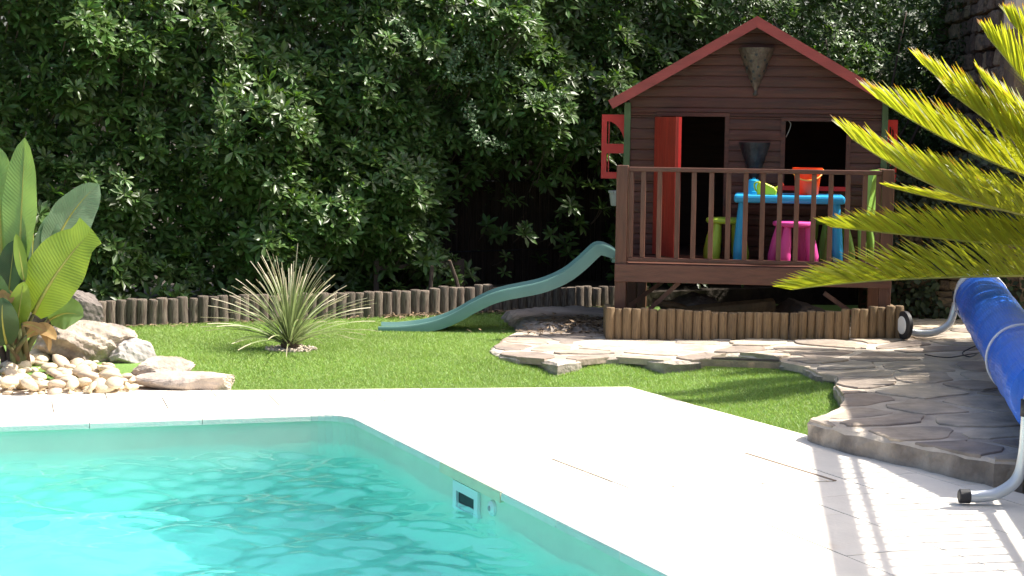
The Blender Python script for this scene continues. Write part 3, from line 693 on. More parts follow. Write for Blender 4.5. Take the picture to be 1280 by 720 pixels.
keep = ~hole & ~low & ~gap_; hs_, hz, hd_, dep, px_s = hs_[keep], hz[keep], hd_[keep], dep[keep], px_s[keep]
pos = PA[None] + pd[None] * hs_[:, None] - pn[None] * hd_[:, None]; pos = np.c_[pos, hz]
nr_ = np.c_[np.tile(pn, (len(pos), 1)) * 0.7, np.full(len(pos), 0.75)] + rng.normal(0, 0.38, (len(pos), 3))
R = basis(nr_, rng.uniform(0, 6.28, len(pos))); S = rng.uniform(0.65, 1.25, len(pos)) * np.where(px_s > 1.25, 0.8, 1)
# the 300 frontmost rosettes in view are parts of their own, the rest is one mass
score = dep + np.where((px_s < -0.2) | (px_s > 1.0) | (hz > 2.5), 10, 0); order = np.argsort(score); front = order[:290]; rest = order[290:]
rmesh = [fast_mesh('leaf_rosette', v, f, None, True) for v, f in ros]
for i, k in enumerate(front):
    o = link('leaf_rosette', rmesh[i % 4], M['hedge'], hl)
    mm = Matrix([[R[k][c][r] * S[k] for c in range(3)] + [pos[k][r] - OFF[hl][r]] for r in range(3)] + [[0, 0, 0, 1]]); o.matrix_basis = mm
VV = []; FF = []; n0 = 0
for q in range(4):
    idk = rest[q::4]; V, F = scatter(ros[q][0], ros[q][1], R[idk], pos[idk], S[idk]); VV.append(V); FF.append(F + n0); n0 += len(V)
fo = link('foliage', fast_mesh('foliage', np.vstack(VV) - OFF[hl], np.vstack(FF), None, True), M['hedge'], hl); tag(fo, kind='stuff')
# dense inner foliage
kk = 26000; si = rng.uniform(S0, S1_, kk); zi = rng.uniform(0.25, 3.2, kk); di = rng.uniform(0.85, 1.5, kk)
ok_ = ~((si / Lp > 0.70) & (si / Lp < 1.13) & (zi < 1.3) & (di < 1.2)); si, zi, di = si[ok_], zi[ok_], di[ok_]; kk = len(si)
q = PA[None] + pd[None] * si[:, None] - pn[None] * di[:, None]; lfi = leaf(0.12, 0.046, 2, 0.2, 0.15)
V, F = scatter(lfi[0], lfi[1], basis(np.c_[np.tile(pn, (kk, 1)), np.full(kk, 0.3)] + rng.normal(0, 0.6, (kk, 3)), rng.uniform(0, 6.28, kk)), np.c_[q, zi], rng.uniform(0.8, 1.3, kk))
tag(link('inner_foliage', fast_mesh('inner_foliage', V - OFF[hl], F), M['hedge'], hl), kind='stuff')
# limbs and trunks inside the hedge
for s_ in np.arange(-1.1, 8.4, 0.55):
    if 0.68 < s_ / Lp < 1.05: continue
    s_ = s_ + random.uniform(-0.15, 0.15); b = pal(s_, random.uniform(0.85, 1.1)); 
    P = [np.array([*b, 0.1])]
    for kz in range(1, 7): P.append(P[-1] + np.array([random.gauss(0, 0.06), random.gauss(0, 0.04), 0.42]))
    MB().tube(catmull(P, 3), np.linspace(0.024, 0.010, 19), 7).build('trunk', M['bark'], hl, True)
tw = MB()
for k in rest[::5]:
    p = pos[k]; b = p + np.array([*(-pn * random.uniform(0.12, 0.3)), -random.uniform(0.05, 0.25)]); tw.tube(bez([b, (p + b) / 2 + np.array([0, 0, -0.03]), p], 4), [0.006, 0.005, 0.004, 0.003], 4, False)
tag(tw.build('twigs', M['bark'], hl), kind='stuff')
# climbing sprays of small pale leaves hanging over the hedge
vine_px = [[(672, -8), (664, 30), (660, 60)], [(622, -5), (600, 20), (588, 48), (570, 72), (560, 92)], [(600, 10), (590, 50), (605, 70)], [(560, 95), (590, 98), (612, 82)], [(585, 128), (590, 150), (600, 172), (630, 184)], [(655, 120), (680, 120), (705, 117)], [(497, 25), (508, 40), (520, 62)], [(625, 72), (655, 92), (668, 90)]]
vt = thing('climbing_vine', 'thin trailing vine sprays with small pale leaves hanging over the hedge', 'vine', (*pal(3.2, 0.1), 0.17))
sl_ = leaf(0.032, 0.017, 2, 0.2, 0.1)
for path in vine_px:
    pts = []
    for (px, py) in path:
        d = ray(px, py); q0 = np.array([*pal(0, -0.02), 0]); n3 = np.array([pn[0], pn[1], 0]); t = ((q0 - EYEP) @ n3) / (d @ n3); pts.append(EYEP + d * t)
    c = catmull(pts, 10) + rng.normal(0, 0.006, (len(catmull(pts, 10)), 3))
    st_ = MB().tube(c, 0.003, 5).build('stem', M['vine'], vt)
    kk = len(c) * 5; tpos = c[rng.integers(0, len(c), kk)] + rng.normal(0, 0.022, (kk, 3)); nn = np.c_[np.tile(pn, (kk, 1)), np.full(kk, 0.6)] + rng.normal(0, 0.5, (kk, 3))
    V, F = scatter(sl_[0], sl_[1], basis(nn, rng.uniform(0, 6.28, kk)), tpos, rng.uniform(0.7, 1.3, kk))
    o = link('leaves', fast_mesh('leaves', V - OFF[vt], F), M['vine'], vt); tag(o, kind='stuff')

# brushwood screen behind the hedge
rf_ = thing('reed_screen', 'dark brown brushwood screen fence showing under the hedge', 'fence', (*pal(3.8, 1.15), 0.17))
nreed = 1500; ss = np.linspace(1.6, 6.4, nreed) + rng.normal(0, 0.004, nreed); oo = 1.15 + rng.uniform(-0.012, 0.012, nreed); ht_ = rng.uniform(1.85, 2.05, nreed); lean = rng.normal(0, 0.02, nreed)
V = []; F = []
for i in range(nreed):
    b = pal(ss[i], oo[i]); r = 0.0035 * random.uniform(0.7, 1.4)
    for z, dx in ((0.1, 0), (ht_[i], lean[i])):
        for a in (0, 2.09, 4.19): V.append((b[0] + pd[0] * dx + r * math.cos(a), b[1] + pd[1] * dx + r * math.sin(a), z))
    k = 6 * i; F += [(k, k + 1, k + 4, k + 3), (k + 1, k + 2, k + 5, k + 4), (k + 2, k, k + 3, k + 5)]
o = link('reeds', fast_mesh('reeds', np.array(V) - OFF[rf_], np.array(F)), M['reed'], rf_); tag(o, kind='stuff')
for zc in (0.45, 1.05, 1.65):
    MB().tube([(*pal(1.6, 1.13), zc), (*pal(6.4, 1.13), zc + 0.03)], 0.006, 6).build('tie_wire', M['iron2'], rf_)
bk = MB(); bk.prism([pal(1.5, 1.18), pal(6.5, 1.18), pal(6.5, 1.2), pal(1.5, 1.2)], 0.1, 1.9); bk.build('backing', M['reed'], rf_)
# leaning timber stakes and a low rail at the foot of the hedge
for (px, h, tl, lab) in [(526, 0.26, 0.02, 'short grey wooden stake standing beside the log edging'), (570, 0.30, -0.12, 'leaning dark wooden stake against the hedge foot')]:
    s_ = (px - 118) / 647 * Lp; b = pal(s_, 0.16)
    st = thing('stake', lab, 'stake', (*b, 0.17)); 
    MB().tube([(*b, 0.1), (*(b + pd * tl * 0.5), 0.17 + h / 2), (*(b + pd * tl), 0.17 + h)], [0.017, 0.016, 0.014], 8).build('pole', M['bark'], st)
    MB().tube([(*(b + pd * tl), 0.17 + h), (*(b + pd * tl), 0.174 + h)], [0.0141, 0.011], 8).build('cut_end', M['newlog'], st)
hr = thing('hedge_rail', 'low dark horizontal wooden rail at the foot of the hedge', 'rail', (*pal(2.6, 0.3), 0.17))
a, b = pal(2.35, 0.42), pal(3.1, 0.42)
MB().bar((*a, 0.40), (*b, 0.43), 0.025, 0.035).build('rail', M['bark'], hr)
for q in (a, b): MB().box((q[0] - 0.02, q[1] - 0.02, 0.1), (q[0] + 0.02, q[1] + 0.02, 0.46)).build('post', M['bark'], hr)

# ------------------------------------------------------------------ dark shrub behind the playhouse on the right
sh = thing('evergreen_shrub', 'loose dark evergreen shrub with tiny glossy leaves behind the playhouse roof', 'shrub', (3.4, 15.4, 0.17))
kk = 9000; cen = np.array([3.0, 15.2, 1.9]); q = rng.normal(0, 1, (kk, 3)); q /= np.linalg.norm(q, axis=1)[:, None]
rr = rng.uniform(0.45, 1.0, kk) ** 0.6; tp = cen + q * rr[:, None] * np.array([1.15, 0.55, 1.75]) * (1 + 0.18 * np.sin(q[:, :1] * 9) * np.cos(q[:, 2:] * 7))
tp = tp[(tp[:, 2] > 0.3) & (np.sin(tp[:, 0] * 7 + tp[:, 2] * 3) * np.sin(tp[:, 2] * 8 - tp[:, 0] * 4) > -0.45)]; kk = len(tp)
lf = leaf(0.05, 0.024, 2, 0.25, 0.1)
V, F = scatter(lf[0], lf[1], basis(rng.normal(0, 1, (kk, 3)) + np.array([0, -0.3, 0.8]), rng.uniform(0, 6.28, kk)), tp, rng.uniform(0.7, 1.3, kk))
o = link('foliage', fast_mesh('foliage', V - OFF[sh], F), M['shrub'], sh); tag(o, kind='stuff')
for k in range(6):
    a = k * 1.05; e = np.array([3.0 + 0.8 * math.cos(a), 15.2 + 0.3 * math.sin(a), 2.2 + 0.5 * math.sin(2.3 * k)])
    MB().tube(bez([(3.0 + 0.05 * math.cos(a), 15.2 + 0.05 * math.sin(a), 0.1), (3.0 + 0.2 * math.cos(a), 15.2, 1.2), e], 10), np.linspace(0.03, 0.006, 10), 6).build('stem', M['bark'], sh, True)

# ------------------------------------------------------------------ stone walls on the right
def stone_mesh(seed):
    r = np.random.default_rng(seed); bm = bmesh.new(); bmesh.ops.create_cube(bm, size=1.0); bmesh.ops.bevel(bm, geom=bm.edges[:], offset=0.14, segments=1, affect='EDGES')
    for v in bm.verts: v.co += Vector(r.normal(0, 0.05, 3))
    me = bpy.data.meshes.new('stone'); bm.to_mesh(me); bm.free(); me.materials.append(M['wallstone']); return me
smesh = [stone_mesh(s) for s in range(6)]
def stone_wall(th, a, b, z0, z1, ch, lmin, lmax, depth):
    a = np.array(a, float); b = np.array(b, float); L_ = np.linalg.norm(b - a); d = (b - a) / L_; nn = np.array([d[1], -d[0]]); ang = math.atan2(d[1], d[0])
    core = MB(); core.prism([a - nn * 0.03, b - nn * 0.03, b - nn * depth, a - nn * depth], z0, z1 - 0.01); core.build('core', M['wallstone'], th)
    z = z0; cnt = 0
    while z < z1 - 0.02:
        h = ch * random.uniform(0.7, 1.35); s = -random.uniform(0, lmax * 0.3)
        while s < L_:
            l = random.uniform(lmin, lmax); hh = h * random.uniform(0.85, 1.1); p = a + d * (s + l / 2) - nn * (0.03 - random.uniform(0, 0.03))
            link('stone', smesh[random.randrange(6)], None, th, (p[0] - OFF[th][0], p[1] - OFF[th][1], z + h / 2 - OFF[th][2]), (random.gauss(0, 0.05), random.gauss(0, 0.06), ang), (l * 0.97, 0.1, hh * 0.97)); cnt += 1; s += l
        z += h
    return cnt
w1 = thing('stone_wall', 'tall rough brown stone wall rising behind the palm', 'wall', (3.8, 14.6, 0.0))
stone_wall(w1, (3.98, 16.6), (3.72, 13.35), 0.9, 2.95, 0.12, 0.18, 0.42, 0.5)
base_ = MB(); base_.prism([(4.0, 16.6), (3.74, 13.35), (4.2, 13.35), (4.5, 16.6)], -0.05, 0.91); base_.build('footing', M['wallstone'], w1)
w2 = thing('retaining_wall', 'low dark dry-stone bank behind the blue cover roller', 'wall', (3.2, 13.2, 0.1))
stone_wall(w2, (2.75, 13.35), (3.9, 13.0), 0.08, 0.92, 0.065, 0.07, 0.2, 0.35)
iv = thing('ivy', 'ivy leaves coloured dark for tree shade over the low stone bank behind the roller', 'ivy', (3.2, 13.1, 0.1))
kk = 5200; sI = rng.random(kk); zI = rng.uniform(0.1, 1.35, kk); dI = rng.uniform(-0.02, 0.14, kk); tI = np.c_[2.68 + 1.35 * sI, 13.36 - 0.40 * sI, zI] - np.c_[np.zeros(kk), dI, np.zeros(kk)]
kI = (np.sin(tI[:, 0] * 9) * np.cos(tI[:, 2] * 8 + tI[:, 0] * 3) > -0.35) | (tI[:, 2] > 0.85); tI = tI[kI]; kk = len(tI); lfI = leaf(0.05, 0.036, 2, 0.2, 0.15, False)
V, F = scatter(lfI[0], lfI[1], basis(rng.normal(0, 0.45, (kk, 3)) + np.array([-0.2, -1, 0.35]), rng.uniform(0, 6.28, kk)), tI, rng.uniform(0.6, 1.3, kk))
tag(link('leaves', fast_mesh('leaves', V - OFF[iv], F), M['ivy'], iv), kind='stuff')
MB().tube(catmull([(2.75, 13.28, 0.12), (2.95, 13.2, 0.5), (3.2, 13.13, 0.8), (3.6, 13.02, 1.1)], 6), 0.012, 6).build('stem', M['bark'], iv, True)
pl_ = thing('plaster_pillar', 'pale pink plastered wall corner beyond the palm tips', 'pillar', (3.95, 13.1, 0))
pxl = PY(1257.5, 20, 13.25)[0]
MB().box((pxl, 13.0, 2.3), (pxl + 0.55, 13.3, 3.1)).build('wall', M['plaster'], pl_)
MB().box((pxl + 0.01, 13.01, 0.0), (pxl + 0.55, 13.29, 2.299)).build('stone_base', M['wallstone'], pl_)
MB().box((pxl + 0.085, 12.93, 2.3), (pxl + 0.5, 12.998, 2.58), 0.01).build('pier', M['white'], pl_)
MB().box((pxl + 0.1, 12.95, 0.0), (pxl + 0.5, 12.999, 2.299), 0.01).build('stone_pier', M['wallstone'], pl_)
MB().box((pxl + 0.07, 12.91, 2.582), (pxl + 0.52, 12.999, 2.62), 0.006).build('cap', M['plaster'], pl_)

# ------------------------------------------------------------------ raised patio with railing (right of the frame, casts the barred shadow on the deck)
sh_off = lambda h: np.array([math.cos(SUN_AZ), math.sin(SUN_AZ)]) * h / math.tan(SUN_EL)
RA = xy(G(1003, 553)) + sh_off(2.05); RB = xy(G(1032, 735)) + sh_off(2.05)
rdir = (RB - RA) / np.linalg.norm(RB - RA); rout = np.array([-rdir[1], rdir[0]])
if rout[0] < 0: rout = -rout
RB2 = RB + rdir * 1.6
pt = MB(); pt.prism([RA + rout * 0.06, RB2 + rout * 0.06, RB2 + rout * 3.0, RA + rout * 3.0], -0.05, 1.0)
tag(pt.build('raised_patio', M['mortar']), kind='structure')
rl = thing('patio_railing', 'wooden railing with thin upright bars on the raised patio', 'railing', (*RA, 1.0))
def rp(s, z, o=0.1): q = RA + rdir * s + rout * o; return np.array([q[0], q[1], z])
LR = np.linalg.norm(RB2 - RA)
MB().bar(rp(0, 2.05), rp(LR, 2.05), 0.10, 0.05).build('handrail', M['railwood'], rl)
MB().bar(rp(0, 1.86), rp(LR, 1.86), 0.028, 0.028).build('mid_rail', M['iron2'], rl)
MB().bar(rp(0, 1.16), rp(LR, 1.16), 0.028, 0.028).build('bottom_rail', M['iron2'], rl)
s = 0.1
while s < LR - 0.05:
    MB().tube([rp(s, 1.16), rp(s, 2.03)], 0.011, 6).build('bar', M['iron2'], rl); s += 0.115
for s in (0.04, LR - 0.04):
    q = rp(s, 0); MB().box((q[0] - 0.03, q[1] - 0.03, 0.99), (q[0] + 0.03, q[1] + 0.03, 2.03)).build('post', M['railwood'], rl)

sp = thing('shade_parapet', 'unseen plastered parapet with a sloping top, added to shade the terrace beside the raised patio', 'parapet', (*RA, 0))  # unseen wall, added and sloped to cast the straight-edged shade
def pp(s, o): q = RA + rdir * s + rout * o; return q
prf = [(-0.95, 2.0), (0.05, 1.98), (1.35, 1.42), (1.35, -0.05), (-0.95, -0.05)]
V = [(*pp(s_, o), z) for o in (0.16, 0.28) for s_, z in prf]
MB().add(V, [(0, 1, 2, 3, 4), (9, 8, 7, 6, 5)] + [(i, 5 + i, 5 + (i + 1) % 5, (i + 1) % 5) for i in range(5)]).build('wall', M['plaster'], sp)
for (sa_, za), (sb_2, zb_2) in ((prf[0], prf[1]), (prf[1], prf[2])):
    a3 = (*pp(sa_, 0.22), za + 0.02); b3 = (*pp(sb_2, 0.22), zb_2 + 0.02); MB().bar(a3, b3, 0.16, 0.038).build('coping', M['mortar'], sp)

# ------------------------------------------------------------------ cycas palm
PCX = np.array([3.95, 10.9, 1.02])
pm = thing('sago_palm', 'sago palm with long yellow-green feather fronds arching over the cover roller', 'palm', (PCX[0], PCX[1], 0.1))
tk = MB(); prof = [(0.24, -0.02), (0.22, 0.2), (0.2, 0.5), (0.21, 0.75), (0.16, 0.95), (0.05, 1.02)]
tk.lathe(prof, (PCX[0], PCX[1], 0.1), 16); tk.build('trunk', M['palmtrunk'], pm)
def frond(P, n=85, lmax=0.26, vang=0.5, aang=0.95, seed=0, droop=0.12, wmul=1.0):
    r = np.random.default_rng(seed); C = bez(P, 60); t = np.linspace(0, 1, 60)
    rc = MB(); rc.tube(C[3:], np.linspace(0.012, 0.003, 57), 6); ro_ = rc.build('frond', M['rachis'], pm, True)
    VV = []; FF = []; UU = []; n0 = 0; T = np.gradient(C, axis=0); T /= np.linalg.norm(T, axis=1)[:, None]
    for i in range(n):
        u = 0.14 + 0.86 * (i + 0.5) / n; x = u * 59; k = int(min(58, x)); f = x - k; c = C[k] * (1 - f) + C[k + 1] * f; tt = T[k]
        B = np.cross(tt, [0, 0, 1.0]); B /= np.linalg.norm(B) + 1e-9; Nn = np.cross(B, tt)
        Ll = lmax * (0.45 + 0.55 * min(1, (u - 0.1) * 4)) * (1 - 0.62 * max(0, (u - 0.62) / 0.38) ** 1.5)
        for sd in (-1, 1):
            a = aang * (1 - 0.45 * u ** 3) + r.normal(0, 0.05); v = vang + r.normal(0, 0.08)
            d = math.cos(a) * tt + math.sin(a) * (sd * math.cos(v) * B + math.sin(v) * Nn); d /= np.linalg.norm(d)
            wv = tt - (tt @ d) * d; wv /= np.linalg.norm(wv); nv = np.cross(d, wv)
            if nv[2] < 0: nv = -nv
            l = Ll * r.uniform(0.9, 1.06); wd = 0.0070 * wmul * r.uniform(0.85, 1.1); cr = r.uniform(0.3, 1.0) * droop
            for q, wq in ((0, 0.75), (0.35, 1.0), (0.7, 0.85), (1.0, 0.08)):
                p = c + d * l * q - np.array([0, 0, 1.0]) * cr * l * q * q - nv * 0.0
                VV += [p - wv * wd * wq, p + wv * wd * wq]; UU += [(0, q * (0.86 + 0.14 * u)), (1, q * (0.86 + 0.14 * u))]
            FF += [(n0, n0 + 1, n0 + 3, n0 + 2), (n0 + 2, n0 + 3, n0 + 5, n0 + 4), (n0 + 4, n0 + 5, n0 + 7, n0 + 6)]; n0 += 8
    o = link('leaflets', fast_mesh('leaflets', np.array(VV) - OFF[pm], np.array(FF), np.array(UU)), M['frond'], ro_); tag(o, kind='stuff')
def fp(px, py, Y): return PY(px, py, Y)
# in-view fronds: tip and two guide points read from the picture at plausible depths
FR = [([PCX + np.array([0, 0, -0.32]), fp(1320, 350, 10.7), fp(1160, 338, 10.5), fp(990, 362, 10.5)], 0.40, 1.1, 0),
      ([PCX + np.array([0, 0, -0.2]), fp(1330, 318, 10.9), fp(1180, 298, 10.8), fp(1040, 284, 10.8)], 0.36, 1.1, 1),
      ([PCX, fp(1330, 292, 10.4), fp(1190, 262, 10.2), fp(1066, 174, 10.2)], 0.52, 0.95, 2),
      ([PCX, fp(1310, 275, 11.3), fp(1200, 258, 11.5), fp(1112, 234, 11.6)], 0.24, 0.7, 3),
      ([PCX, fp(1330, 240, 10.7), fp(1220, 205, 10.5), fp(1098, 124, 10.5)], 0.50, 0.95, 4),
      ([PCX, fp(1320, 205, 11.1), fp(1250, 165, 11.1), fp(1155, 82, 11.2)], 0.44, 0.8, 5),
      ([PCX, fp(1330, 170, 10.4), fp(1290, 110, 10.3), fp(1236, 48, 10.3)], 0.40, 0.7, 6),
      ([PCX, fp(1340, 160, 11.0), fp(1310, 80, 11.0), fp(1264, 28, 11.0)], 0.40, 0.7, 7),
      ([PCX, fp(1350, 200, 11.3), fp(1290, 175, 11.4), fp(1228, 98, 11.5)], 0.38, 0.7, 8),
      ([PCX, fp(1330, 285, 10.9), fp(1250, 262, 10.9), fp(1150, 205, 10.9)], 0.44, 0.9, 9),
      ([PCX, fp(1335, 240, 11.0), fp(1290, 190, 11.0), fp(1190, 118, 11.0)], 0.42, 0.9, 12)]
for P, lm, va, sd in FR: frond(P, int(80 + 22 * (lm > 0.2)), lm, va, 0.82 if sd < 2 else 0.62, sd, 0.10 if sd < 2 else 0.14)
for k in range(18):      # the rest of the crown, mostly beyond the frame
    a = -1.9 + k * 2.399; el = random.uniform(0.1, 0.85); Lf = random.uniform(1.7, 2.2)
    dv = np.array([math.cos(a), math.sin(a)])
    tip = PCX + np.array([*(dv * Lf * math.cos(el * 0.75)), Lf * math.sin(el) * 0.65 - 0.25])
    pxp = 640 + tip[0] / tip[1] * FPX
    if pxp < 1300: continue
    mid1 = PCX + np.array([*(dv * Lf * 0.3), Lf * (0.2 + 0.45 * el)]); mid2 = PCX + np.array([*(dv * Lf * 0.75 * math.cos(el * 0.5)), Lf * (0.15 + 0.6 * el)])
    frond([PCX, mid1, mid2, tip], 85, 0.32, 0.45, 0.9, 50 + k, 0.12, 1.3)

# ------------------------------------------------------------------ playhouse
HY = rad(-8.0)
HO = G(768, 421, TZ); HO = np.array([HO[0], HO[1] + 0.10, TZ])
hu = np.array([math.cos(HY), math.sin(HY), 0]); hv = np.array([-math.sin(HY), math.cos(HY), 0])
W_ = 1.89; PD = 0.88; HD = 1.25
def HL(px, py, yl):      # pixel -> local (x, z) on the plane y = yl of the playhouse
    d = ray(px, py); p0 = HO + hv * yl; t = ((p0 - EYEP) @ hv) / (d @ hv); q = EYEP + d * t - HO; return q @ hu, q[2]
def HW(x, y, z): return HO + hu * x + hv * y + np.array([0, 0, z])
ph = thing('playhouse', 'small brown wooden playhouse on stilts with red gable trim and railed porch', 'playhouse', HO, rotz=HY, local=True)
wood, pw = M['wood'], M['porchwood']
def hb_(name, lo, hi, m, bev=0.0, par=ph): return MB().box(lo, hi, bev).build(name, m, par, world=False)
FZ = 0.505                                                          # porch floor
xl = HL(783, 250, PD)[0] - 0.022; xr = HL(1106, 250, PD)[0]; xr = max(xr, W_ - 0.03)
zap = HL(946, 28.5, PD - 0.14)[1]; xap = (xl + xr) / 2
etl = HL(764, 119, PD - 0.14); zev = etl[1] + 0.0; pitchr = (zap + 0.075 - zev) / (xap - etl[0])
zwall = lambda x: zap - 0.02 - abs(x - xap) * pitchr               # underside of the roof
# stilts
for (x, y, zt_) in ((0.04, 0.04, 1.185), (W_ - 0.04, 0.04, 1.185)):
    hb_('post', (x - 0.04, y - 0.04, -0.06), (x + 0.04, y + 0.04, zt_), pw, 0.004)
for (x, y) in ((0.05, PD + 0.1), (W_ - 0.06, PD + 0.1), (0.05, PD + HD - 0.05), (W_ - 0.06, PD + HD - 0.05)):
    hb_('stilt', (x - 0.04, y - 0.04, -0.06), (x + 0.04, y + 0.04, 0.378), pw, 0.004)
hb_('fascia', (0.0825, 0.0, 0.378), (W_ - 0.0825, 0.028, FZ - 0.022), M['railwood'], 0.003)
hb_('fascia', (0.028, 0.0825, 0.378), (0.056, PD + HD, FZ - 0.022), M['railwood'])
hb_('fascia', (W_ - 0.056, 0.0825, 0.378), (W_ - 0.028, PD + HD, FZ - 0.022), M['railwood'])
hb_('fascia_cover', (0.0, -0.022, 0.378), (W_, -0.002, FZ - 0.005), M['railwood'], 0.003)
y = 0.03
while y < PD + HD - 0.05:
    hb_('floorboard', (0.085 if y < 0.09 else 0.0, y, FZ - 0.02), (W_ - (0.085 if y < 0.09 else 0.0), min(y + 0.094, PD + HD), FZ), M['railwood']); y += 0.1
# front rail
hb_('top_rail', (0.082, 0.015, 1.145), (W_ - 0.082, 0.065, 1.175), M['railwood'], 0.004)
hb_('bottom_rail', (0.082, 0.018, FZ + 0.012), (W_ - 0.082, 0.062, FZ + 0.04), M['railwood'], 0.004)
for zx in (135, 203, 268, 340, 405, 475, 543, 612, 680, 748, 816, 884, 952, 1020, 1088, 1155):
    x = HL(740 + zx / 3.2, 280, 0.04)[0]; x = min(max(x, 0.102), W_ - 0.102)
    hb_('baluster', (x - 0.0165, 0.025, FZ + 0.0405), (x + 0.0165, 0.055, 1.1445), pw, 0.002)
# right-hand side rail
hb_('side_rail', (W_ - 0.065, 0.083, 1.145), (W_ - 0.02, PD - 0.02, 1.175), pw); 
for k in range(6): yy = 0.18 + k * 0.115; hb_('baluster', (W_ - 0.058, yy - 0.015, FZ + 0.001), (W_ - 0.028, yy + 0.015, 1.1445), pw)
# braces
for (a, b, yy) in (((849, 352), (806, 392), 0.05), ((828, 352), (787, 382), 0.5), ((1030, 366), (1066, 392), 0.05)):
    xa, za = HL(*a, yy); xb, zb2 = HL(*b, yy)
    MB().bar((xa, yy, min(za, 0.377)), (xb, yy, zb2), 0.03, 0.045, (0, 1, 0)).build('brace', M['porchwood'], ph, world=False)
# front wall boards with openings
do = (HL(820, 200, PD)[0], HL(910, 200, PD)[0], HL(880, 141, PD)[1]); wn = (HL(976, 200, PD)[0], HL(1062, 200, PD)[0], HL(1015, 147, PD)[1], HL(1015, 233, PD)[1])
BH = 0.078
def board(x0, x1, z0, z1, y0, yt, along='x', front=-1):
    # a lap board with a rounded nose; front = -1 faces -y (or -x)
    if x1 - x0 < 0.01: return
    pr = [(0.0, z0 + 0.001), (0.012, z0 + 0.001), (0.0145, z0 + 0.006), (0.0145, z1 - 0.028), (0.010, z1 - 0.008), (0.007, z1 - 0.001), (0.0, z1 - 0.001)]
    def pt(u, q): return (u, y0 + front * q[0], q[1]) if along == 'x' else (y0 + front * q[0], u, q[1])
    k = len(pr); V = [pt(u, q) for u in (x0, x1) for q in pr]; mb = MB()
    mb.add(V, [(i, (i + 1) % k, k + (i + 1) % k, k + i) for i in range(k)] + [tuple(range(k - 1, -1, -1)), tuple(range(k, 2 * k))])
    o = mb.build('board', wood, ph, world=False); return o
def board_piece(xa0, xb0, xa1, xb1, z0, z1, yw, front):      # bottom edge xa0..xb0, top edge xa1..xb1
    pr = [(0.0, z0 + 0.001), (0.012, z0 + 0.001), (0.0145, z0 + 0.006), (0.0145, max(z0 + 0.012, z1 - 0.028)), (0.010, max(z0 + 0.014, z1 - 0.008)), (0.007, z1 - 0.001), (0.0, z1 - 0.001)]; k = len(pr)
    f = lambda z, a, b: a + (b - a) * (z - z0) / (z1 - z0)
    V = [(f(q[1], xa0, xa1), yw + front * q[0], q[1]) for q in pr] + [(f(q[1], xb0, xb1), yw + front * q[0], q[1]) for q in pr]
    MB().add(V, [(i, (i + 1) % k, k + (i + 1) % k, k + i) for i in range(k)] + [tuple(range(k - 1, -1, -1)), tuple(range(k, 2 * k))]).build('board', wood, ph, world=False)
def front_rows(yw, openings, front):
    z = FZ; zr = lambda zz: max(xl + 0.02, xap - (zap - 0.004 - zz) / pitchr)
    while z < zap - 0.03:
        z1 = min(z + BH, zap - 0.006); parts = [(z, z1)]
        cuts = sorted(q for o in openings for q in (o[2], o[3]) if z + 0.012 < q < z1 - 0.012)
        if cuts: e = [z] + cuts + [z1]; parts = list(zip(e[:-1], e[1:]))
        for (za, zb4) in parts:
            a0, a1 = zr(za), zr(zb4); segs = [(a0, 2 * xap - a0, a1, 2 * xap - a1)]
            for (o0, o1, oz0, oz1) in openings:
                if zb4 > oz0 + 0.012 and za < oz1 - 0.012:
                    ns = []
                    for (p, q, p1, q1) in segs:
                        if o0 > p and o1 < q: ns += [(p, o0, p1, o0), (o1, q, o1, q1)]
                        else: ns.append((p, q, p1, q1))
                    segs = ns
            for (p, q, p1, q1) in segs: board_piece(p, q, p1, q1, za, zb4, yw, front)
        z += BH
front_rows(PD, [(do[0], do[1], FZ, do[2]), (wn[0], wn[1], wn[3], wn[2])], -1)
front_rows(PD + HD, [], 1)
hb_('inner_panel', (xl + 0.02, PD + HD - 0.02, FZ), (xr - 0.02, PD + HD - 0.001, zwall(xl)), M['inside'])  # lining in the shade-darkened wood colour
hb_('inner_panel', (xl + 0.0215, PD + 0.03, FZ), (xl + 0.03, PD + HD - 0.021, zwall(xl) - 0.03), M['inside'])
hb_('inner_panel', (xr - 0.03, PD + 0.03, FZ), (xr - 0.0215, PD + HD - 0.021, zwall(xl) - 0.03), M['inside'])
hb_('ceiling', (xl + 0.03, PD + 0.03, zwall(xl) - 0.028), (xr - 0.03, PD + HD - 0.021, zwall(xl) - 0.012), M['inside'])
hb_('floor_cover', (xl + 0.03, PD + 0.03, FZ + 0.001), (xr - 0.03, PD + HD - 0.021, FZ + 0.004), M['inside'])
zs = FZ
sw = (PD + 0.42, PD + 0.86, HL(760, 222, PD + 0.3)[1], HL(760, 147, PD + 0.3)[1])    # side window
while zs < zwall(xl) - 0.03:
    inw = zs + BH > sw[2] + 0.02 and zs < sw[3] - 0.02
    for xs, fr in ((xl + 0.02, -1), (xr - 0.02, 1)):
        for (p, q) in (((PD + 0.002, sw[0]), (sw[1], PD + HD - 0.002)) if inw else ((PD + 0.002, PD + HD - 0.002),)): board(p, q, zs, zs + BH, xs, 0, 'y', fr)
    zs += BH
for xs in (xl, xr - 0.04):
    hb_('corner_trim', (xs - (0.004 if xs == xl else -0.0), PD - 0.026, FZ + 0.001), (xs + 0.044, PD + 0.03, zwall(xs) - 0.01), M['greentrim'], 0.002)
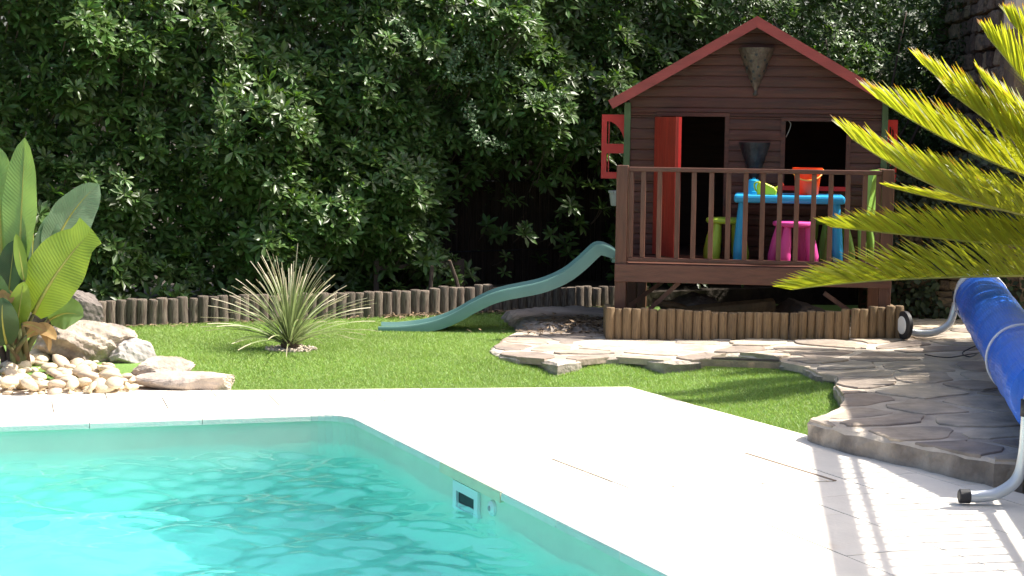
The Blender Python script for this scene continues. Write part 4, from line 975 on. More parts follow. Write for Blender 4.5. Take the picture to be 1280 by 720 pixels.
# opening frames
def frame(o0, o1, z0, z1, m, sill=True):
    tw_ = 0.028; ya, yb = PD - 0.024, PD + 0.03
    hb_('frame_jamb', (o0 - 0.004, ya, z0), (o0 + tw_, yb, z1), m); hb_('frame_jamb', (o1 - tw_, ya, z0), (o1 + 0.004, yb, z1), m)
    hb_('frame_head', (o0 - 0.004, ya - 0.002, z1 + 0.0005), (o1 + 0.004, yb, z1 + tw_), m)
    if sill: hb_('sill', (o0 - 0.012, ya - 0.02, z0 - 0.03), (o1 + 0.012, yb, z0 - 0.0005), M['redpaint'])
frame(do[0] + 0.005, do[1], FZ + 0.001, do[2] - 0.028, wood, False); frame(wn[0], wn[1], wn[3], wn[2] - 0.028, wood, True)
hb_('inner_sill', (wn[0] + 0.03, PD + 0.031, wn[3] - 0.02), (wn[1] - 0.03, PD + 0.06, wn[3] + 0.0), M['redpaint'])
# door leaf, hinged on the left and swung out
dl = 0.43; th_ = rad(66); hx = do[0] + 0.004; ddir = np.array([math.cos(th_), -math.sin(th_)]); dn = np.array([-ddir[1], ddir[0]])
def dpt(s, t): q = np.array([hx, PD - 0.028]) + ddir * s + dn * t; return q
door = None; zd0, zd1 = FZ + 0.012, do[2] - 0.035
mb = MB(); mb.prism([dpt(0, -0.004), dpt(dl, -0.004), dpt(dl, 0.004), dpt(0, 0.004)], zd0, zd1); door = mb.build('door', M['doorred'], ph, world=False)
for k in range(4):
    s0 = k * dl / 4 + 0.001; mb = MB(); mb.prism([dpt(s0, -0.018), dpt(s0 + dl / 4 - 0.003, -0.018), dpt(s0 + dl / 4 - 0.003, -0.0045), dpt(s0, -0.0045)], zd0, zd1); mb.build('plank', M['doorred'], door, world=False)
for (s0, s1) in ((0.0, 0.05), (dl - 0.05, dl)):
    mb = MB(); mb.prism([dpt(s0, 0.0045), dpt(s1, 0.0045), dpt(s1, 0.026), dpt(s0, 0.026)], zd0, zd1); mb.build('stile', M['redpaint'], door, world=False)
for z0 in (zd0 + 0.05, (zd0 + zd1) / 2, zd1 - 0.1):
    mb = MB(); mb.prism([dpt(0.051, 0.0045), dpt(dl - 0.051, 0.0045), dpt(dl - 0.051, 0.022), dpt(0.051, 0.022)], z0, z0 + 0.05); mb.build('batten', M['redpaint'], door, world=False)
# roof: two slabs with felt, red bargeboards
y0r, y1r = PD - 0.15, PD + HD + 0.1
xel = etl[0]; xer = 2 * xap - xel
for sgn_, xe in ((-1, xel), (1, xer)):
    ze = zap - abs(xe - xap) * pitchr
    a = np.array([xap, 0, zap]); b = np.array([xe, 0, ze]); d = (b - a) / np.linalg.norm(b - a); nn = np.array([-d[2], 0, d[0]]); nn = nn if nn[2] > 0 else -nn
    mb = MB()
    for (t0_, t1_, nm, m, yy0, yy1) in ((0.002, 0.028, 'roof_panel', wood, y0r + 0.02, y1r), (0.029, 0.036, 'roof_felt', M['felt'], y0r + 0.021, y1r)):
        V = [p + nn * t + np.array([0, yy, 0]) for yy in (yy0, yy1) for (p, t) in ((a, t0_), (b, t0_), (b, t1_), (a, t1_))]
        MB().add(V, [(0, 1, 2, 3), (7, 6, 5, 4), (0, 4, 5, 1), (1, 5, 6, 2), (2, 6, 7, 3), (3, 7, 4, 0)]).build(nm, m, ph, world=False)
    for yy in (y0r, y1r + 0.001):
        V = [p + nn * t + np.array([0, q, 0]) for q in (yy, yy + 0.019) for (p, t) in ((a, -0.028), (b, -0.028), (b, 0.042), (a + np.array([0, 0, 0.0]), 0.042))]
        V[3][0] = xap; V[7][0] = xap; V[3][2] = V[7][2] = zap + 0.042 / abs(nn[2]); V[0][2] = V[4][2] = zap - 0.028 / abs(nn[2]); V[0][0] = V[4][0] = xap
        MB().add(V, [(0, 1, 2, 3), (7, 6, 5, 4), (0, 4, 5, 1), (1, 5, 6, 2), (2, 6, 7, 3), (3, 7, 4, 0)]).build('bargeboard', M['roofred'], ph, world=False)
# shutters standing out from the side windows
def shutter(xw, side, yy):
    x0, z1 = HL(752.5, 143, yy) if side < 0 else (xr + 0.006, HL(1120, 150, yy)[1]); _, z0 = HL(752.5, 223, yy)
    x1 = xw if side < 0 else xr + 0.105
    t = 0.018; o = None
    st = 0.04; wtot = x1 - x0; mz = z0 + (z1 - z0) * 0.47
    if side > 0: mz = z0 + (z1 - z0) * 0.5
    mb = MB(); mb.box((x0, yy, z0), (x0 + st, yy + t, z1)); mb.box((x1 - st * 0.7, yy, z0), (x1, yy + t, z1))
    mb.box((x0 + st, yy, z0), (x1 - st * 0.7, yy + t, z0 + 0.05)); mb.box((x0 + st, yy, z1 - 0.05), (x1 - st * 0.7, yy + t, z1)); mb.box((x0 + st, yy, mz - 0.036), (x1 - st * 0.7, yy + t, mz + 0.036))
    # quarter-arch spandrel filling the upper outer corner
    xa, xb, za, zb3 = x0 + st, x1 - st * 0.7, mz + 0.036, z1 - 0.05; rr = xb - xa
    arcp = [(xa + rr * math.sin(q), zb3 - rr * 1.6 * (1 - math.cos(q))) for q in np.linspace(0, math.pi / 2, 8)]
    for i in range(7):
        (ax, az), (bx, bz) = arcp[i], arcp[i + 1]
        V = [(ax, yy + 0.001, az), (bx, yy + 0.001, bz), (bx, yy + 0.001, zb3), (ax, yy + 0.001, zb3), (ax, yy + t - 0.001, az), (bx, yy + t - 0.001, bz), (bx, yy + t - 0.001, zb3), (ax, yy + t - 0.001, zb3)]
        mb.add(V, [(0, 1, 2, 3), (7, 6, 5, 4), (0, 4, 5, 1)])
    o = mb.build('shutter', M['redpaint'], ph, world=False)
    for z in (z0 + 0.06, z1 - 0.08): hb_('hinge', (x1 - 0.012 if side < 0 else x0 - 0.012, yy - 0.004, z), (x1 + 0.012 if side < 0 else x0 + 0.012, yy - 0.0005, z + 0.035), M['iron2'], 0, o)
    mbz = MB().box((x0 + st + 0.012, yy + 0.004, z0 + st), (x0 + st + 0.02, yy + 0.012, mz - 0.026)).build('glazing_bar', M['redpaint'], o, world=False)
    mbz = MB().box((x0 + st + 0.012, yy + 0.004, mz + 0.026), (x0 + st + 0.02, yy + 0.012, z1 - st - 0.002)).build('glazing_bar', M['redpaint'], o, world=False)
shutter(xl + 0.005, -1, PD + 0.40); shutter(xr, 1, PD + 0.40)

# sconces: perforated half cones
def sconce(px, ytop, ybot, wpx, m, label, hole_seed):
    x, z1 = HL(px, ytop, PD - 0.03); z0 = HL(px, ybot, PD - 0.03)[1]; r = wpx / 2 / 172
    c = HW(x, PD - 0.018, z0); t = thing('wall_sconce', label, 'sconce', c, local=True, rotz=HY)
    h = z1 - z0; pr = [(0.012, 0.0), (0.02, 0.015), (0.012, 0.03), (0.018, 0.06), (r * 0.55, h * 0.52), (r * 0.93, h * 0.9), (r, h * 0.97), (r * 1.02, h)]
    pr2 = pr + [(q[0] - 0.004, q[1]) for q in pr[::-1]]
    mb = MB(); mb.lathe(pr2, (0, 0, 0), 16, math.pi, 2 * math.pi); autosmooth(mb.build('shade', m, t, True, world=False), 50)
    hb_('back_plate', (-r * 0.2, -0.003, h * 0.3), (r * 0.2, 0.0, h * 0.98), m, 0, t)
    ho = MB(); rr_ = random.Random(hole_seed)
    for (u, v) in [(0.30, 0.2), (0.42, 0.9), (0.5, 0.5), (0.58, 0.15), (0.6, 0.75), (0.72, 0.45), (0.74, 1.0), (0.8, 0.2), (0.85, 0.65), (0.52, 1.15), (0.66, 1.2), (0.36, 0.55)]:
        zz_ = h * u; a = math.pi * (1.1 + 0.62 * v); rad_ = np.interp(zz_, [q[1] for q in pr], [q[0] for q in pr]) + 0.0012
        p = np.array([rad_ * math.cos(a), rad_ * math.sin(a), zz_]); nrm = np.array([math.cos(a), math.sin(a), -0.35]); ho.tube([p - nrm * 0.002, p + nrm * 0.0016], 0.010, 8)
    tag(ho.build('perforations', M['dark'], t, world=False), kind='stuff')
sconce(945.5, 60, 120, 44, M['iron'], 'rusty perforated half-cone metal sconce high on the playhouse gable', 3)
sconce(943.5, 178, 238, 39, M['iron2'], 'dark half-cone metal sconce between the playhouse door and window', 4)
# cord dangling in the window
x_, z_ = HL(985, 150, PD + 0.05); cp = HW(x_, PD + 0.045, z_)
cd = thing('cord', 'thin pale cord dangling in the top corner of the playhouse window', 'cord', cp, local=True, rotz=HY)
P = [(0, 0, 0.0), (0.02, 0, -0.03), (0.012, 0.0, -0.07), (0.0, 0, -0.1), (-0.012, 0, -0.125)]
MB().tube(catmull(P, 5), 0.0035, 5).build('strand', M['pot'], cd, True, world=False); MB().box((-0.03, -0.008, 0.0), (0.085, 0.008, 0.012)).build('hanger', M['pot'], cd, world=False)

# planter hanging at the left side of the porch
p0 = HL(760, 247, PD + 0.25); zc = p0[1]; 
po = thing('hanging_pot', 'small pale grey pot hung beside the left porch post', 'pot', HW(xl - 0.07, PD + 0.25, zc - 0.06), local=True, rotz=HY)
autosmooth(MB().lathe([(0.0, 0), (0.042, 0.0), (0.048, 0.01), (0.058, 0.095), (0.066, 0.097), (0.066, 0.115), (0.06, 0.115), (0.055, 0.1), (0.0, 0.098)], n=18).build('pot', M['pot'], po, True, world=False))
MB().tube([(0.07, 0, 0.12), (0.068, 0, 0.105), (-0.02, 0.064, 0.105), (-0.067, 0, 0.105), (-0.02, -0.064, 0.105), (0.068, 0, 0.105)], 0.003, 5).build('ring', M['iron2'], po, world=False)
MB().lathe([(0.0, 0.112), (0.054, 0.104)], n=12).build('soil', M['soil'], po, world=False)

# ------------------------------------------------------------------ table, stools, chair and toys on the porch
DZ = FZ + 0.0005
def place(name, label, cat, x, y, z=DZ, group=None, rot=0.0): return thing(name, label, cat, HW(x, y, z), group, HY + rot, True)
tx0 = HL(917.5, 240, 0.28)[0]; tx1 = HL(1057, 244, 0.28)[0]; tcx = (tx0 + tx1) / 2; TW = tx1 - tx0; TY = 0.53
tb = place('play_table', 'blue plastic children\'s table on the playhouse porch', 'table', tcx, TY)
MB().box((-TW / 2, -0.26, 0.425), (TW / 2, 0.26, 0.48), 0.018).build('tabletop', M['bluep'], tb, world=False)
for sx in (-1, 1):
    for sy in (-1, 1):
        cx, cy = sx * (TW / 2 - 0.06), sy * 0.20
        mb = MB(); mb.tube([(cx + sx * 0.022, cy + sy * 0.02, 0), (cx + sx * 0.021, cy + sy * 0.019, 0.01), (cx + sx * 0.018, cy + sy * 0.015, 0.1), (cx + sx * 0.008, cy, 0.3), (cx, cy, 0.426)], [0.03, 0.036, 0.039, 0.032, 0.027], 14); autosmooth(mb.build('leg', M['bluep'], tb, True, world=False))
TTOP = DZ + 0.4805
def stool(x, y, m, label, rot):
    t = place('stool', label, 'stool', x, y, DZ, None, rot)
    autosmooth(MB().lathe([(0.0, 0.262), (0.12, 0.262), (0.142, 0.268), (0.15, 0.28), (0.148, 0.294), (0.135, 0.302), (0.0, 0.304)], n=28).build('seat', m, t, True, world=False))
    for k in range(4):
        a = math.pi / 4 + k * math.pi / 2; c, s = math.cos(a), math.sin(a)
        mb = MB(); mb.tube([(0.15 * c, 0.15 * s, 0), (0.15 * c, 0.15 * s, 0.012), (0.146 * c, 0.146 * s, 0.06), (0.128 * c, 0.128 * s, 0.16), (0.108 * c, 0.108 * s, 0.263)], [0.032, 0.041, 0.044, 0.038, 0.026], 14)
        autosmooth(mb.build('leg', m, t, True, world=False))
def hx_(px, yl): return HL(px, 290, yl)[0]
stool(hx_(992, 0.36), 0.30, M['pinkp'], 'pink plastic stool tucked under the front of the blue table', 0.35)
stool(hx_(908, 0.55), 0.56, M['greenp'], 'lime green plastic stool at the door end of the blue table', 0.2)
# green chair seen from the side
def chair(x, y, rot, label, m):
    t = place('chair', label, 'chair', x, y, DZ, None, rot)
    MB().box((-0.14, -0.14, 0.265), (0.14, 0.14, 0.295), 0.012).build('seat', m, t, world=False)
    mb = MB(); V = []; 
    for z, dx, wd, tk_ in ((0.285, 0.125, 0.11, 0.012), (0.45, 0.148, 0.125, 0.014), (0.60, 0.168, 0.135, 0.018), (0.665, 0.18, 0.12, 0.02)):
        V += [(dx - tk_, -wd, z), (dx - tk_, wd, z), (dx + tk_, wd, z), (dx + tk_, -wd, z)]
    mb.add(V, [(4 * i + j, 4 * i + (j + 1) % 4, 4 * i + 4 + (j + 1) % 4, 4 * i + 4 + j) for i in range(3) for j in range(4)] + [(3, 2, 1, 0), (12, 13, 14, 15)]); mb.build('backrest', m, t, world=False)
    for sx in (-1, 1):
        for sy in (-1, 1):
            mb = MB(); mb.tube([(0.135 * sx, 0.125 * sy, 0), (0.132 * sx, 0.122 * sy, 0.03), (0.12 * sx, 0.115 * sy, 0.15), (0.105 * sx, 0.105 * sy, 0.27)], [0.024, 0.03, 0.03, 0.022], 12); autosmooth(mb.build('leg', m, t, True, world=False))
chair(HL(1064, 290, 0.42)[0], 0.55, -0.33, 'green plastic child chair at the far end of the blue table', M['chairg'])
stool(hx_(1037, 0.75), 0.72, M['chairg'], 'green plastic stool behind the blue table near the green chair', 0.5)
# bucket
bx_ = HL(1009, 235, 0.5)[0]
bk_ = place('toy_bucket', 'bright orange toy bucket with a handle on the blue table', 'bucket', bx_, 0.5, TTOP)
autosmooth(MB().lathe([(0.0, 0.0), (0.074, 0.0), (0.078, 0.006), (0.098, 0.175), (0.107, 0.177), (0.107, 0.192), (0.095, 0.192), (0.074, 0.012), (0.0, 0.010)], n=28).build('body', M['orangep'], bk_, True, world=False))
P = [(-0.108 * math.cos(a), -0.11 * math.sin(a) , 0.18 - 0.075 * math.sin(a)) for a in np.linspace(0, math.pi, 17)]
MB().tube(P, 0.0055, 7).build('handle', M['handle'], bk_, True, world=False)
# blue cup and yellow scoop boat
cx_ = HL(942, 235, 0.5)[0]
cu = place('toy_cup', 'blue plastic toy cup upside down on the blue table', 'toy', cx_, 0.55, TTOP)
autosmooth(MB().lathe([(0.0, 0.105), (0.028, 0.104), (0.04, 0.094), (0.05, 0.02), (0.056, 0.016), (0.056, 0.0), (0.05, 0.0)], n=22).build('cup', M['cyanp'], cu, True, world=False))
MB().lathe([(0.012, 0.105), (0.012, 0.112), (0.0, 0.113)], n=12).build('knob', M['cyanp'], cu, world=False)
sc_ = place('toy_watering_can', 'yellow toy watering can with a red spout tip beside the orange bucket', 'toy', HL(958, 235, 0.42)[0], 0.40, TTOP)
mb = MB(); prof = [(-0.065, 0.0), (-0.07, 0.06), (-0.055, 0.092), (-0.02, 0.088), (0.055, 0.055), (0.075, 0.03), (0.07, 0.0)]
V = [(x, y, z) for y in (-0.04, -0.032, 0.032, 0.04) for x, z in [((q[0] * (0.9 if abs(y) > 0.035 else 1)), q[1] * (0.93 if abs(y) > 0.035 else 1)) for q in prof]]; k = 7
mb.add(V, [(i * k + j, i * k + (j + 1) % k, (i + 1) * k + (j + 1) % k, (i + 1) * k + j) for i in range(3) for j in range(k)] + [tuple(range(k - 1, -1, -1)), tuple(range(3 * k, 4 * k))]); mb.build('body', M['yellowp'], sc_, world=False)
MB().tube([(0.06, 0, 0.04), (0.1, 0, 0.07)], [0.012, 0.008], 10).build('spout', M['yellowp'], sc_, world=False)
MB().tube([(0.1, 0, 0.07), (0.116, 0, 0.082)], [0.014, 0.016], 10).build('spout_tip', M['orangep'], sc_, world=False)
MB().tube(bez([(-0.05, 0, 0.088), (-0.11, 0, 0.09), (-0.068, 0, 0.02)], 10), 0.006, 7).build('handle', M['yellowp'], sc_, world=False)

# ------------------------------------------------------------------ log edging in front of the playhouse
LA = G(762, 423.5, TZ); LB = G(1123, 422, TZ + 0.045); nL = 34
lf_ = thing('log_edging', 'row of short tan round logs standing along the front of the playhouse', 'edging', (*LA[:2], TZ))
for k in range(nL):
    t = k / (nL - 1); p = LA + (LB - LA) * t; p[1] += 0.012 * math.sin(k * 1.7); zt_ = np.interp(k, [0, 3, 9, 17, 25, 30, 33], [385, 385.5, 388, 391, 389, 384, 382.5]); pxk = 762 + 361 * t
    top = PY(pxk, zt_, p[1])[2] + random.uniform(-0.008, 0.008); z0 = TZ + tz(p[0], 0) - 0.02; dia = np.linalg.norm(LB - LA) / (nL - 1) * random.uniform(1.04, 1.12)
    link('log', lm_new[k % 4], None, lf_, (p[0] - LA[0], p[1] - LA[1], z0 - TZ), (random.gauss(0, 0.012), random.gauss(0, 0.012), random.uniform(0, 6)), (dia, dia, top - z0))
for k in range(7):      # short returns at both ends
    for base_p, sgn_ in ((LA, 1), (LB, 1)):
        p = base_p + np.array([0.012 * k * 0, 0.054 * (k + 1), 0]); z0 = TZ + tz(p[0], 0) - 0.02
        link('log', lm_new[k % 4], None, lf_, (p[0] - LA[0], p[1] - LA[1], z0 - TZ), (0, 0, random.uniform(0, 6)), (0.055, 0.055, 0.22))

# timber and rocks lying under the porch
for (px, py, ln_, an, lab) in ((905, 372, 0.75, 0.25, 'pale split log lying in the dark under the porch'), (860, 382, 0.6, -0.5, 'brown branch propped in the dark under the porch')):
    q = HL(px, py, 0.55); c = HW(q[0], 0.55, 0.02); tt_ = thing('firewood_log', lab, 'log', c)
    d = np.array([math.cos(an), 0.15, math.sin(an) * 0.4]); c = c + np.array([0, 0, 0.12])
    mb = MB(); P = [c - d * ln_ / 2, c - d * ln_ * 0.2 + rng.normal(0, 0.012, 3), c + d * ln_ * 0.2 + rng.normal(0, 0.012, 3), c + d * ln_ / 2]; mb.tube(catmull(P, 4), 0.075 if px > 900 else 0.04, 9, True, 0.7); mb.build('timber', M['newlog'], tt_)
    mb = MB(); e = P[-1]; mb.tube([e, e + d * 0.004], [0.05 if px > 900 else 0.03, 0.045 if px > 900 else 0.025], 9, True, 0.7); mb.build('cut_end', M['newlog'], tt_)

# ------------------------------------------------------------------ slide
SY0 = HW(0, 0.28, 0)[1]; SYW = 0.33
rimpx = [(772, 314), (765, 309.5), (755, 305.5), (746, 306), (738, 310), (722, 325), (702, 340), (676, 351), (652, 356.5), (630, 361), (610, 367.5), (587, 379), (567, 390.5), (545, 399.5), (520, 405), (492, 408), (472, 408)]
rim_ = np.array([PY(px, py + (1.5 if px < 740 else 0), SY0)[[0, 2]] for px, py in rimpx]); rim_ = catmull(np.c_[rim_[:, 0], np.zeros(len(rim_)), rim_[:, 1]], 4)[:, [0, 2]]
T = np.gradient(rim_, axis=0); T /= np.linalg.norm(T, axis=1)[:, None]; Nn = np.c_[T[:, 1], -T[:, 0]]; Nn *= np.where(Nn[:, 1:] > 0, 1, -1)     # up
fr_ = np.linspace(0, 1, len(rim_)); hgt = np.interp(fr_, [0, 0.1, 0.3, 0.8, 1], [0.066, 0.080, 0.086, 0.074, 0.05])
w2_ = SYW / 2; prof = lambda h: [(-w2_, -h), (-w2_, -0.012), (-w2_ + 0.006, 0), (-w2_ + 0.026, 0.0), (-w2_ + 0.034, -0.012), (-w2_ + 0.05, -h * 0.78), (w2_ - 0.05, -h * 0.78), (w2_ - 0.034, -0.012), (w2_ - 0.026, 0), (w2_ - 0.006, 0), (w2_, -0.012), (w2_, -h), (w2_ - 0.02, -h), (w2_ - 0.045, -h * 0.9), (-w2_ + 0.045, -h * 0.9), (-w2_ + 0.02, -h)]
V = []; k = 16
for i in range(len(rim_)):
    for (yy, hh) in prof(hgt[i]):
        q = rim_[i] + Nn[i] * hh; zz_ = q[1]
        V.append((q[0], SY0 + w2_ + yy + 0.05 * fr_[i], max(zz_, GZ + 0.004 if fr_[i] > 0.7 else -9)))
F = [(i * k + j, (i + 1) * k + j, (i + 1) * k + (j + 1) % k, i * k + (j + 1) % k) for i in range(len(rim_) - 1) for j in range(k)] + [tuple(range(k)), tuple((len(rim_) - 1) * k + j for j in range(k - 1, -1, -1))]
sd_ = thing('slide', 'wavy teal green plastic slide running from the playhouse porch to the lawn', 'slide', (rim_[-1][0], SY0 + 0.2, GZ))
sc2 = MB(); sc2.add(V, F); autosmooth(sc2.build('chute', M['teal'], sd_, True), 35)
e = np.array(V[:k]); MB().box((e[:, 0].min() - 0.002, SY0 + 0.03, e[:, 2].min() - 0.03), (e[:, 0].max() + 0.035, SY0 + SYW - 0.03, e[:, 2].min() + 0.006), 0.004).build('mounting_lip', M['teal'], sd_)
i5 = int(len(rim_) * 0.22); q = rim_[i5]
# ------------------------------------------------------------------ rocks
def rock(name, label, cat, c, size, m, seed, flat=0.0, rotz=0.0, sub=5, amp=0.22, group=None, cut=None):
    bm = bmesh.new(); bmesh.ops.create_icosphere(bm, subdivisions=sub, radius=1.0); r = np.random.default_rng(seed)
    V = np.array([v.co[:] for v in bm.verts])
    for _ in range(11):                     # planed faces
        d = r.normal(0, 1, 3); d /= np.linalg.norm(d); h = r.uniform(0.62, 0.92); s = V @ d; V -= np.maximum(0, s - h)[:, None] * d * 0.92
    f = sum(a * np.sin(V @ (r.normal(0, 1, 3) * w_) + r.uniform(0, 6)) for a, w_ in ((0.5, 2), (0.34, 4), (0.28, 7), (0.22, 12), (0.17, 20), (0.13, 31), (0.10, 45)))
    V *= (1 + amp * 0.35 * f)[:, None]
    V *= np.array(size) / 2; ca, sa_ = math.cos(rotz), math.sin(rotz); V = np.c_[V[:, 0] * ca - V[:, 1] * sa_, V[:, 0] * sa_ + V[:, 1] * ca, V[:, 2]]
    Fc = np.array([[v.index for v in fc.verts] for fc in bm.faces]); bm.free()
    V[:, 2] -= V[:, 2].min(); o = link(name, fast_mesh(name, V, Fc, None, False), m, None, tuple(c)); autosmooth(o, 28)
    if label: tag(o, label, cat, group)
    return o
def g3(px, py, z=0.0): p = G(px, py, z); return np.array([p[0], p[1], z])
b = g3(98, 413, GZ); rock('boulder', 'flat-topped grey boulder at the end of the log edging', 'rock', (b[0], b[1] + 0.06, GZ - 0.04), (0.36, 0.22, 0.36), M['shaderock'], 3)  # shade is put into this boulder's colour
b = g3(108, 466, 0.0); rock('boulder', 'large pale craggy boulder in the pebble bed beside the broad-leaved plant', 'rock', (b[0] - 0.02, b[1] + 0.22, -0.03), (0.66, 0.5, 0.33), M['rock'], 12, amp=0.3)
b = g3(158, 466, 0.0); rock('boulder', 'smaller grey fissured boulder leaning on the large pale boulder', 'rock', (b[0], b[1] + 0.16, -0.03), (0.32, 0.3, 0.25), M['greyrock'], 21, amp=0.3)
b = g3(200, 480, 0.0); rock('boulder', 'low cream boulder between the pebbles and the lawn', 'rock', (b[0], b[1] + 0.12, -0.03), (0.42, 0.3, 0.19), M['rock'], 33, amp=0.25)
b = g3(232, 489, 0.0); rock('boulder', 'long flat tan rock along the pool deck edge', 'rock', (b[0], b[1] + 0.14, -0.03), (0.68, 0.26, 0.13), M['tanrock'], 41, amp=0.2, rotz=-0.05)
b = g3(50, 462, 0.0); rock('boulder', 'sandy weathered boulder behind the broad-leaved plant stems', 'rock', (b[0], b[1] + 0.35, -0.03), (0.4, 0.34, 0.24), M['rock'], 52, amp=0.25)
sp_ = densify([xy(G(px, py, 0.15)) for px, py in ((634, 386), (668, 383), (720, 381), (782, 384), (784, 402), (735, 405), (690, 404), (654, 401))], 0.035, 0.007); cs = np.mean(sp_, 0); ns = len(sp_); V = []
for sc_k, zk, jt in ((1.10, 0.03, 0.014), (1.06, 0.09, 0.014), (1.0, 0.128, 0.012), (0.92, 0.146, 0.008), (0.7, 0.152, 0.006), (0.35, 0.157, 0.006), (0.02, 0.158, 0.0)):
    V += [(*(cs + (q - cs) * sc_k + rng.normal(0, jt * 0.5, 2)), zk + rng.normal(0, jt * 0.45)) for q in sp_]
slabrock = MB().add(V, [(m * ns + a, m * ns + (a + 1) % ns, (m + 1) * ns + (a + 1) % ns, (m + 1) * ns + a) for m in range(6) for a in range(ns)] + [tuple(6 * ns + a for a in range(ns))]).build('boulder', M['slabrock'])
tag(slabrock, 'flat grey slab rock scattered with dry leaves beside the slide', 'rock')
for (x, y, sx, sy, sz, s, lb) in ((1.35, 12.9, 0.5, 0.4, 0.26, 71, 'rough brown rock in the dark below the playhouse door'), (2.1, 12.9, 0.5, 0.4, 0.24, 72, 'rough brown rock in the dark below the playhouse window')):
    rock('boulder', lb, 'rock', (x, y, 0.08), (sx, sy, sz), M['shaderock'], s)
# pebbles
peb = []
for s in range(5):
    r = np.random.default_rng(100 + s); bm = bmesh.new(); bmesh.ops.create_icosphere(bm, subdivisions=2, radius=0.5)
    V = np.array([v.co[:] for v in bm.verts]); f = sum(a * np.sin(V @ (r.normal(0, 1, 3) * w_) + r.uniform(0, 6)) for a, w_ in ((0.08, 3), (0.05, 6))); V *= (1 + f)[:, None]
    Fc = np.array([[v.index for v in fc.verts] for fc in bm.faces]); bm.free(); me = fast_mesh('pebble', V, Fc, None, True); me.materials.append(M['pebble']); peb.append(me)
ppoly = [xy(g3(-40, 494)), xy(g3(168, 491.5)), xy(g3(172, 478)), xy(g3(120, 466)), xy(g3(60, 457)), xy(g3(-40, 452))]
bb = np.array(ppoly); cnt = 0; placed = []
tries = 0
while cnt < 260 and tries < 9000:
    tries += 1
    p = np.array([rng.uniform(bb[:, 0].min(), bb[:, 0].max()), rng.uniform(bb[:, 1].min(), bb[:, 1].max())])
    if not inside(np.array([p]), ppoly)[0]: continue
    s = rng.uniform(0.05, 0.125) if rng.random() < 0.6 else rng.uniform(0.035, 0.06)
    layer = 0
    near = [q for q in placed if np.linalg.norm(q[0] - p) < (q[1] + s) * 0.36]
    if near:
        if len(near) > 2 or any(q[2] > 0 for q in near): continue
        layer = 1
    zb_ = -0.01 + 0.035 * float(sstep(9.9, 10.9, p[1])) + layer * 0.035
    link('pebble', peb[cnt % 5], None, None, (p[0], p[1], zb_ + s * 0.24), (rng.normal(0, 0.25), rng.normal(0, 0.25), rng.uniform(0, 6.28)), (s * 1.12, s * 0.85, s * 0.54))
    o = COL.objects[-1]; tag(o, 'smooth rounded cream pebble in the stone bed at the pool edge', 'pebble', 'pebbles in the bed beside the boulders')
    placed.append((p, s, layer)); cnt += 1
pbm = MB(); pbm.prism([xy(g3(-80, 495.5)), xy(g3(280, 489.5)), xy(g3(180, 455)), xy(g3(-80, 440))], -0.05, -0.004); tag(pbm.build('pebble_bed', M['mortar']), kind='structure')

# ------------------------------------------------------------------ broad-leaved plant (left)
SB = g3(22, 470, 0.0)
bp_ = thing('bird_of_paradise_plant', 'clump of tall upright broad paddle leaves in the pebble bed', 'plant', SB)
YB = SB[1]
def blade(p0, p1, wd, m, bend=(0, 0, 0), face=None, nseg=14, cup=0.22, notch=False, name='leaf', tw0=0.0, wav=0.02, seed=0):
    p0 = np.array(p0); p1 = np.array(p1); C = bez([p0, (p0 + p1) / 2 + np.array(bend), p1], nseg + 1); T = np.gradient(C, axis=0); T /= np.linalg.norm(T, axis=1)[:, None]
    f = np.array(face if face is not None else (0, -1, 0.1), float); V = []; U = []; r = random.Random(seed); ncol = 7
    for i in range(nseg + 1):
        t = i / nseg; pr = (math.sin(math.pi * min(1, t * 0.93 + 0.05)) ** 0.62) * (1 - 0.15 * t)
        if notch and t > 0.8: pr = max(pr, 0.62) * r.uniform(0.75, 1.05)
        if i == nseg and not notch: pr = 0.03
        sd = np.cross(T[i], f); sd /= np.linalg.norm(sd); nn = np.cross(sd, T[i])
        for j in range(ncol):
            u = -1 + 2 * j / (ncol - 1); x = u * wd / 2 * pr
            V.append(C[i] + sd * x + nn * (cup * abs(x) + wav * math.sin(t * 19 + u * 2 + seed) * abs(u) * wd + tw0 * u * t * wd)); U.append((u, t))
    F = np.array([(i * ncol + j, i * ncol + j + 1, (i + 1) * ncol + j + 1, (i + 1) * ncol + j) for i in range(nseg) for j in range(ncol - 1)])
    o = link(name, fast_mesh(name, np.array(V) - OFF[bp_], F, np.array(U), True), m, bp_)
    MB().tube(C[:-1] - (nn * 0.002), np.linspace(wd * 0.035 + 0.002, 0.0015, nseg), 6).build('midrib', M['rachis'], o, True)
    return o
def stalk(px, py, Y, r=0.014):
    e = PY(px, py, Y); b = SB + np.array([random.uniform(-0.07, 0.07), random.uniform(-0.05, 0.05), -0.02])
    P = bez([b, b + np.array([(e[0] - b[0]) * 0.25, (e[1] - b[1]) * 0.3, (e[2] - b[2]) * 0.6]), e], 12)
    MB().tube(P, np.linspace(r * 1.7, r * 0.7, 12), 8).build('stalk', M['strelstem'], bp_, True); return e
def lf_px(b, t, wpx, m, Y=None, Yt=None, **k):
    Y = Y or YB; e = stalk(b[0], b[1], Y); blade(e, PY(t[0], t[1], Yt or Y), wpx / 204, m, **k)
lf_px((24, 330), (31, 172), 50, M['strel'], YB - 0.05, face=(-0.25, -1, 0.1), seed=1)
lf_px((2, 320), (-4, 182), 52, M['strel'], YB + 0.05, face=(0.3, -1, 0.1), seed=2)
lf_px((62, 322), (124, 230), 62, M['strelgrey'], YB + 0.10, YB + 0.2, face=(0.5, -1, -0.5), bend=(-0.05, 0, 0.06), seed=3)
lf_px((42, 392), (116, 288), 78, M['strelyel'], YB - 0.12, YB - 0.2, face=(-0.1, -1, 0.2), bend=(-0.03, 0, 0.05), notch=True, seed=4)
